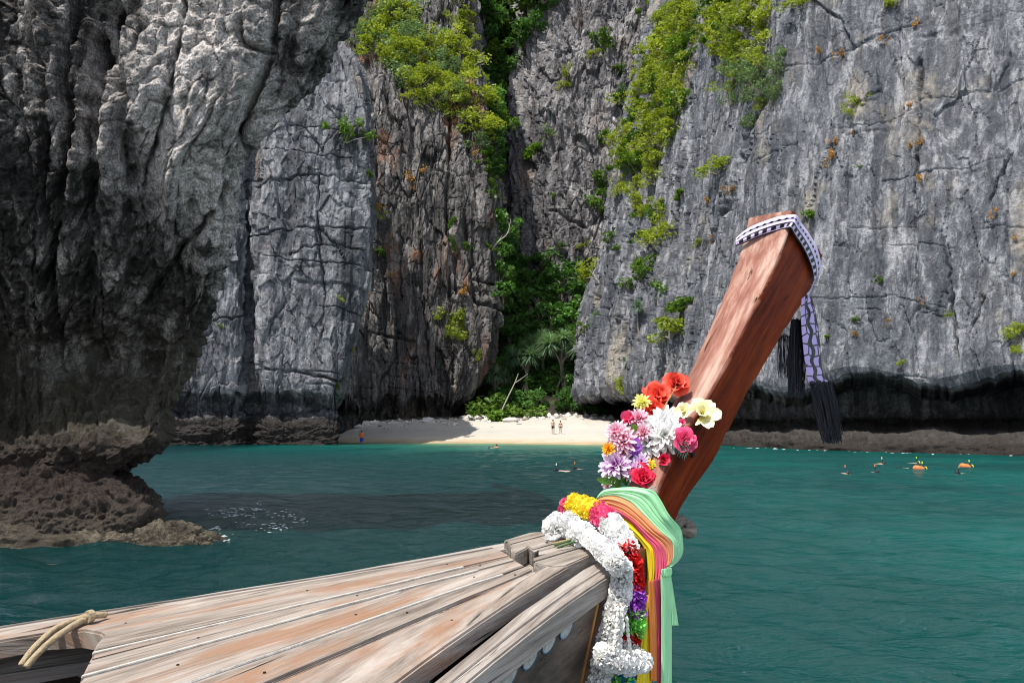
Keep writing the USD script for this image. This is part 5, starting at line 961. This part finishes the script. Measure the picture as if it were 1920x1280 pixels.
def swimmer(label, px, py, yaw, kind='snorkel', tube_mat='orange_tip', vest=False, skin='skin', headm='hair', strap=None, scale=.88):
    dep = 2 * FPX / (py - 798); p = at(px, py, dep); p[2] = -.045 if kind == 'snorkel' else -.06; t = thing('person', label, 'person', p, yaw)
    k = scale
    if kind == 'snorkel':          # face down, back just awash, feet behind
        ch = [[(0, 0, -.03, .12), (-.25, 0, -.06, .14), (-.5, 0, -.06, .13)], [(.0, 0, .0, .06), (.17, 0, -.0, .085), (.2, 0, .03, .095)]]
        for sx in (-1, 1): ch += [[(-.5, sx * .09, -.07, .09), (-.95, sx * .12, -.12, .06), (-1.35, sx * .13, -.07, .04), (-1.5, sx * .14, -.1, .03)], [(.0, sx * .17, -.06, .055), (.2, sx * .32, -.16, .04), (.42, sx * .22, -.16, .035)]]
        part(t, 'body', blob([[(a * k, b * k, c, r * k) for a, b, c, r in q] for q in ch], .05), M[skin], smooth=True); hc = np.array([.2, 0, .06]) * k
    else:                           # upright, chest deep
        ch = [[(0, 0, -.55, .14), (0, 0, -.1, .14), (0, 0, .0, .12)], [(-.0, -.15, -.02, .065), (-.0, .15, -.02, .065)], [(0, 0, .0, .06), (.01, 0, .15, .055)], [(.02, 0, .2, .085), (.02, 0, .28, .085)]]
        for sx in (-1, 1): ch += [[(0, sx * .18, -.03, .055), (.15, sx * .3, -.12, .045), (.35, sx * .22, -.06, .04)], [(0, sx * .08, -.5, .09), (.05, sx * .1, -.95, .06)]]
        part(t, 'body', blob(ch, .05), M[skin], smooth=True); hc = np.array([0, 0, .27])
    v, f = trimesh.creation.icosphere(2).vertices, trimesh.creation.icosphere(2).faces
    part(t, 'hair', (v * np.array([.112, .1, .1]) * k + hc + [-.015, 0, .02], f), M[headm], smooth=True)
    if vest: part(t, 'life_vest', blob([[(-.05, -.1, .03, .12), (-.24, -.08, .10, .13)], [(-.05, .1, .03, .12), (-.24, .08, .10, .13)], [(-.05, -.08, .1, .09), (-.05, .08, .1, .09)]] if kind == 'snorkel' else [[(0, -.11, -.3, .14), (0, -.1, .04, .12)], [(0, .11, -.3, .14), (0, .1, .04, .12)]], .05), M['vest'], smooth=True)
    if tube_mat:
        b = hc + [.0, .1, -.02]; part(t, 'snorkel', tube(np.array([b, b + [.0, .02, .12], b + [-.03, .02, .26]]), .018, 8), M['blue_tube' if tube_mat == 'blue' else 'black_cloth'])
        part(t, 'snorkel_tip', tube(np.array([b + [-.03, .02, .26], b + [-.04, .02, .36]]), .024, 8), M['orange_tip' if tube_mat in ('blue', 'orange_tip') else tube_mat])
    if strap: part(t, 'mask_strap', tube(np.array([hc + np.array([0.02, .108 * math.cos(q), .108 * math.sin(q)]) for q in np.linspace(0, 6.28, 13)]), .016, 5, False), M[strap])
swimmer('swimmer in an orange life vest close to the beach, right one of a pair', 931, 838, 90, 'up', None, True)
swimmer('swimmer with dark hair and pale shirt close to the beach, left one of a pair', 920, 839, 150, 'snorkel', None, False, 'skin')
swimmer('snorkeller with a dark hood floating left of the flowers, nearer one', 1049, 881, 180, 'snorkel', 'bud', False, 'skin', 'black_cloth')
swimmer('snorkeller floating just behind the nearer one left of the flowers', 1084, 878, 165, 'snorkel', 'orange_tip')
swimmer('snorkeller with a blue and orange snorkel, leftmost on the right water', 1584, 886, 20, 'snorkel', 'blue')
swimmer('snorkeller with black hair and an orange tipped snorkel beside the blue one', 1637, 884, 0, 'snorkel', 'orange_tip', headm='black_cloth')
swimmer('distant tiny swimmer nearest to the cave on the right water', 1652, 868, 10, 'snorkel', 'bud')
swimmer('swimmer showing only a pale back between the snorkellers on the right water', 1690, 876, 200, 'snorkel', None, scale=.8)
swimmer('snorkeller in a bulging orange life vest amid the right group', 1728, 878, 10, 'snorkel', 'yellow_strap', True, strap='yellow_strap')
swimmer('snorkeller with lime snorkel tip behind the middle orange life vest', 1716, 867, 0, 'snorkel', 'lime_tip', strap='yellow_strap')
swimmer('snorkeller with a tall tan snorkel beside the rightmost orange life vest', 1802, 886, 180, 'snorkel', 'stalk_tan', headm='black_cloth')
swimmer('snorkeller in the rightmost orange life vest with a yellow snorkel', 1815, 874, 0, 'snorkel', 'yellow_strap', True, strap='yellow_strap')
# foam where the swell breaks on the reef
M['foam'] = plain('foam', (.8, .83, .84), .7, .3, .1, 30)
def foam(label, pts, n, spread, seed, z=.03):
    rg = np.random.default_rng(seed); ms = []
    for k in range(n):
        i = rg.integers(len(pts) - 1); f = rg.random(); px, py = np.array(pts[i]) * (1 - f) + np.array(pts[i + 1]) * f + rg.normal(0, 1, 2) * spread
        dep = 2 * FPX / max(py - 798, 8); c = at(px, py, dep); r = rg.uniform(.005, .016) * dep / 14; s = trimesh.creation.icosphere(1)
        ms.append((s.vertices * (1 + rg.normal(0, .25, (len(s.vertices), 1))) * [r * rg.uniform(1, 3.2), r, r * .3] + [c[0], c[1], z * rg.uniform(.3, 1.0)], s.faces))
    top('foam', cat_mesh(*ms), M['foam'], label, kind='stuff', smooth=True)
foam('white foam washing along the tip of the reef', [(258, 1000), (290, 992), (325, 1000), (385, 1004), (425, 1003), (400, 985)], 190, (5, 2.5), 1)
foam('broken white foam flecks on the water beyond the reef tip', [(390, 958), (470, 950), (520, 960), (560, 975), (500, 985), (440, 960)], 190, (16, 5), 2)
foam('thin white wash line at the foot of the cave ledge', [(1380, 838), (1500, 842), (1620, 846), (1760, 850), (1920, 853)], 34, (10, .5), 3, .015)
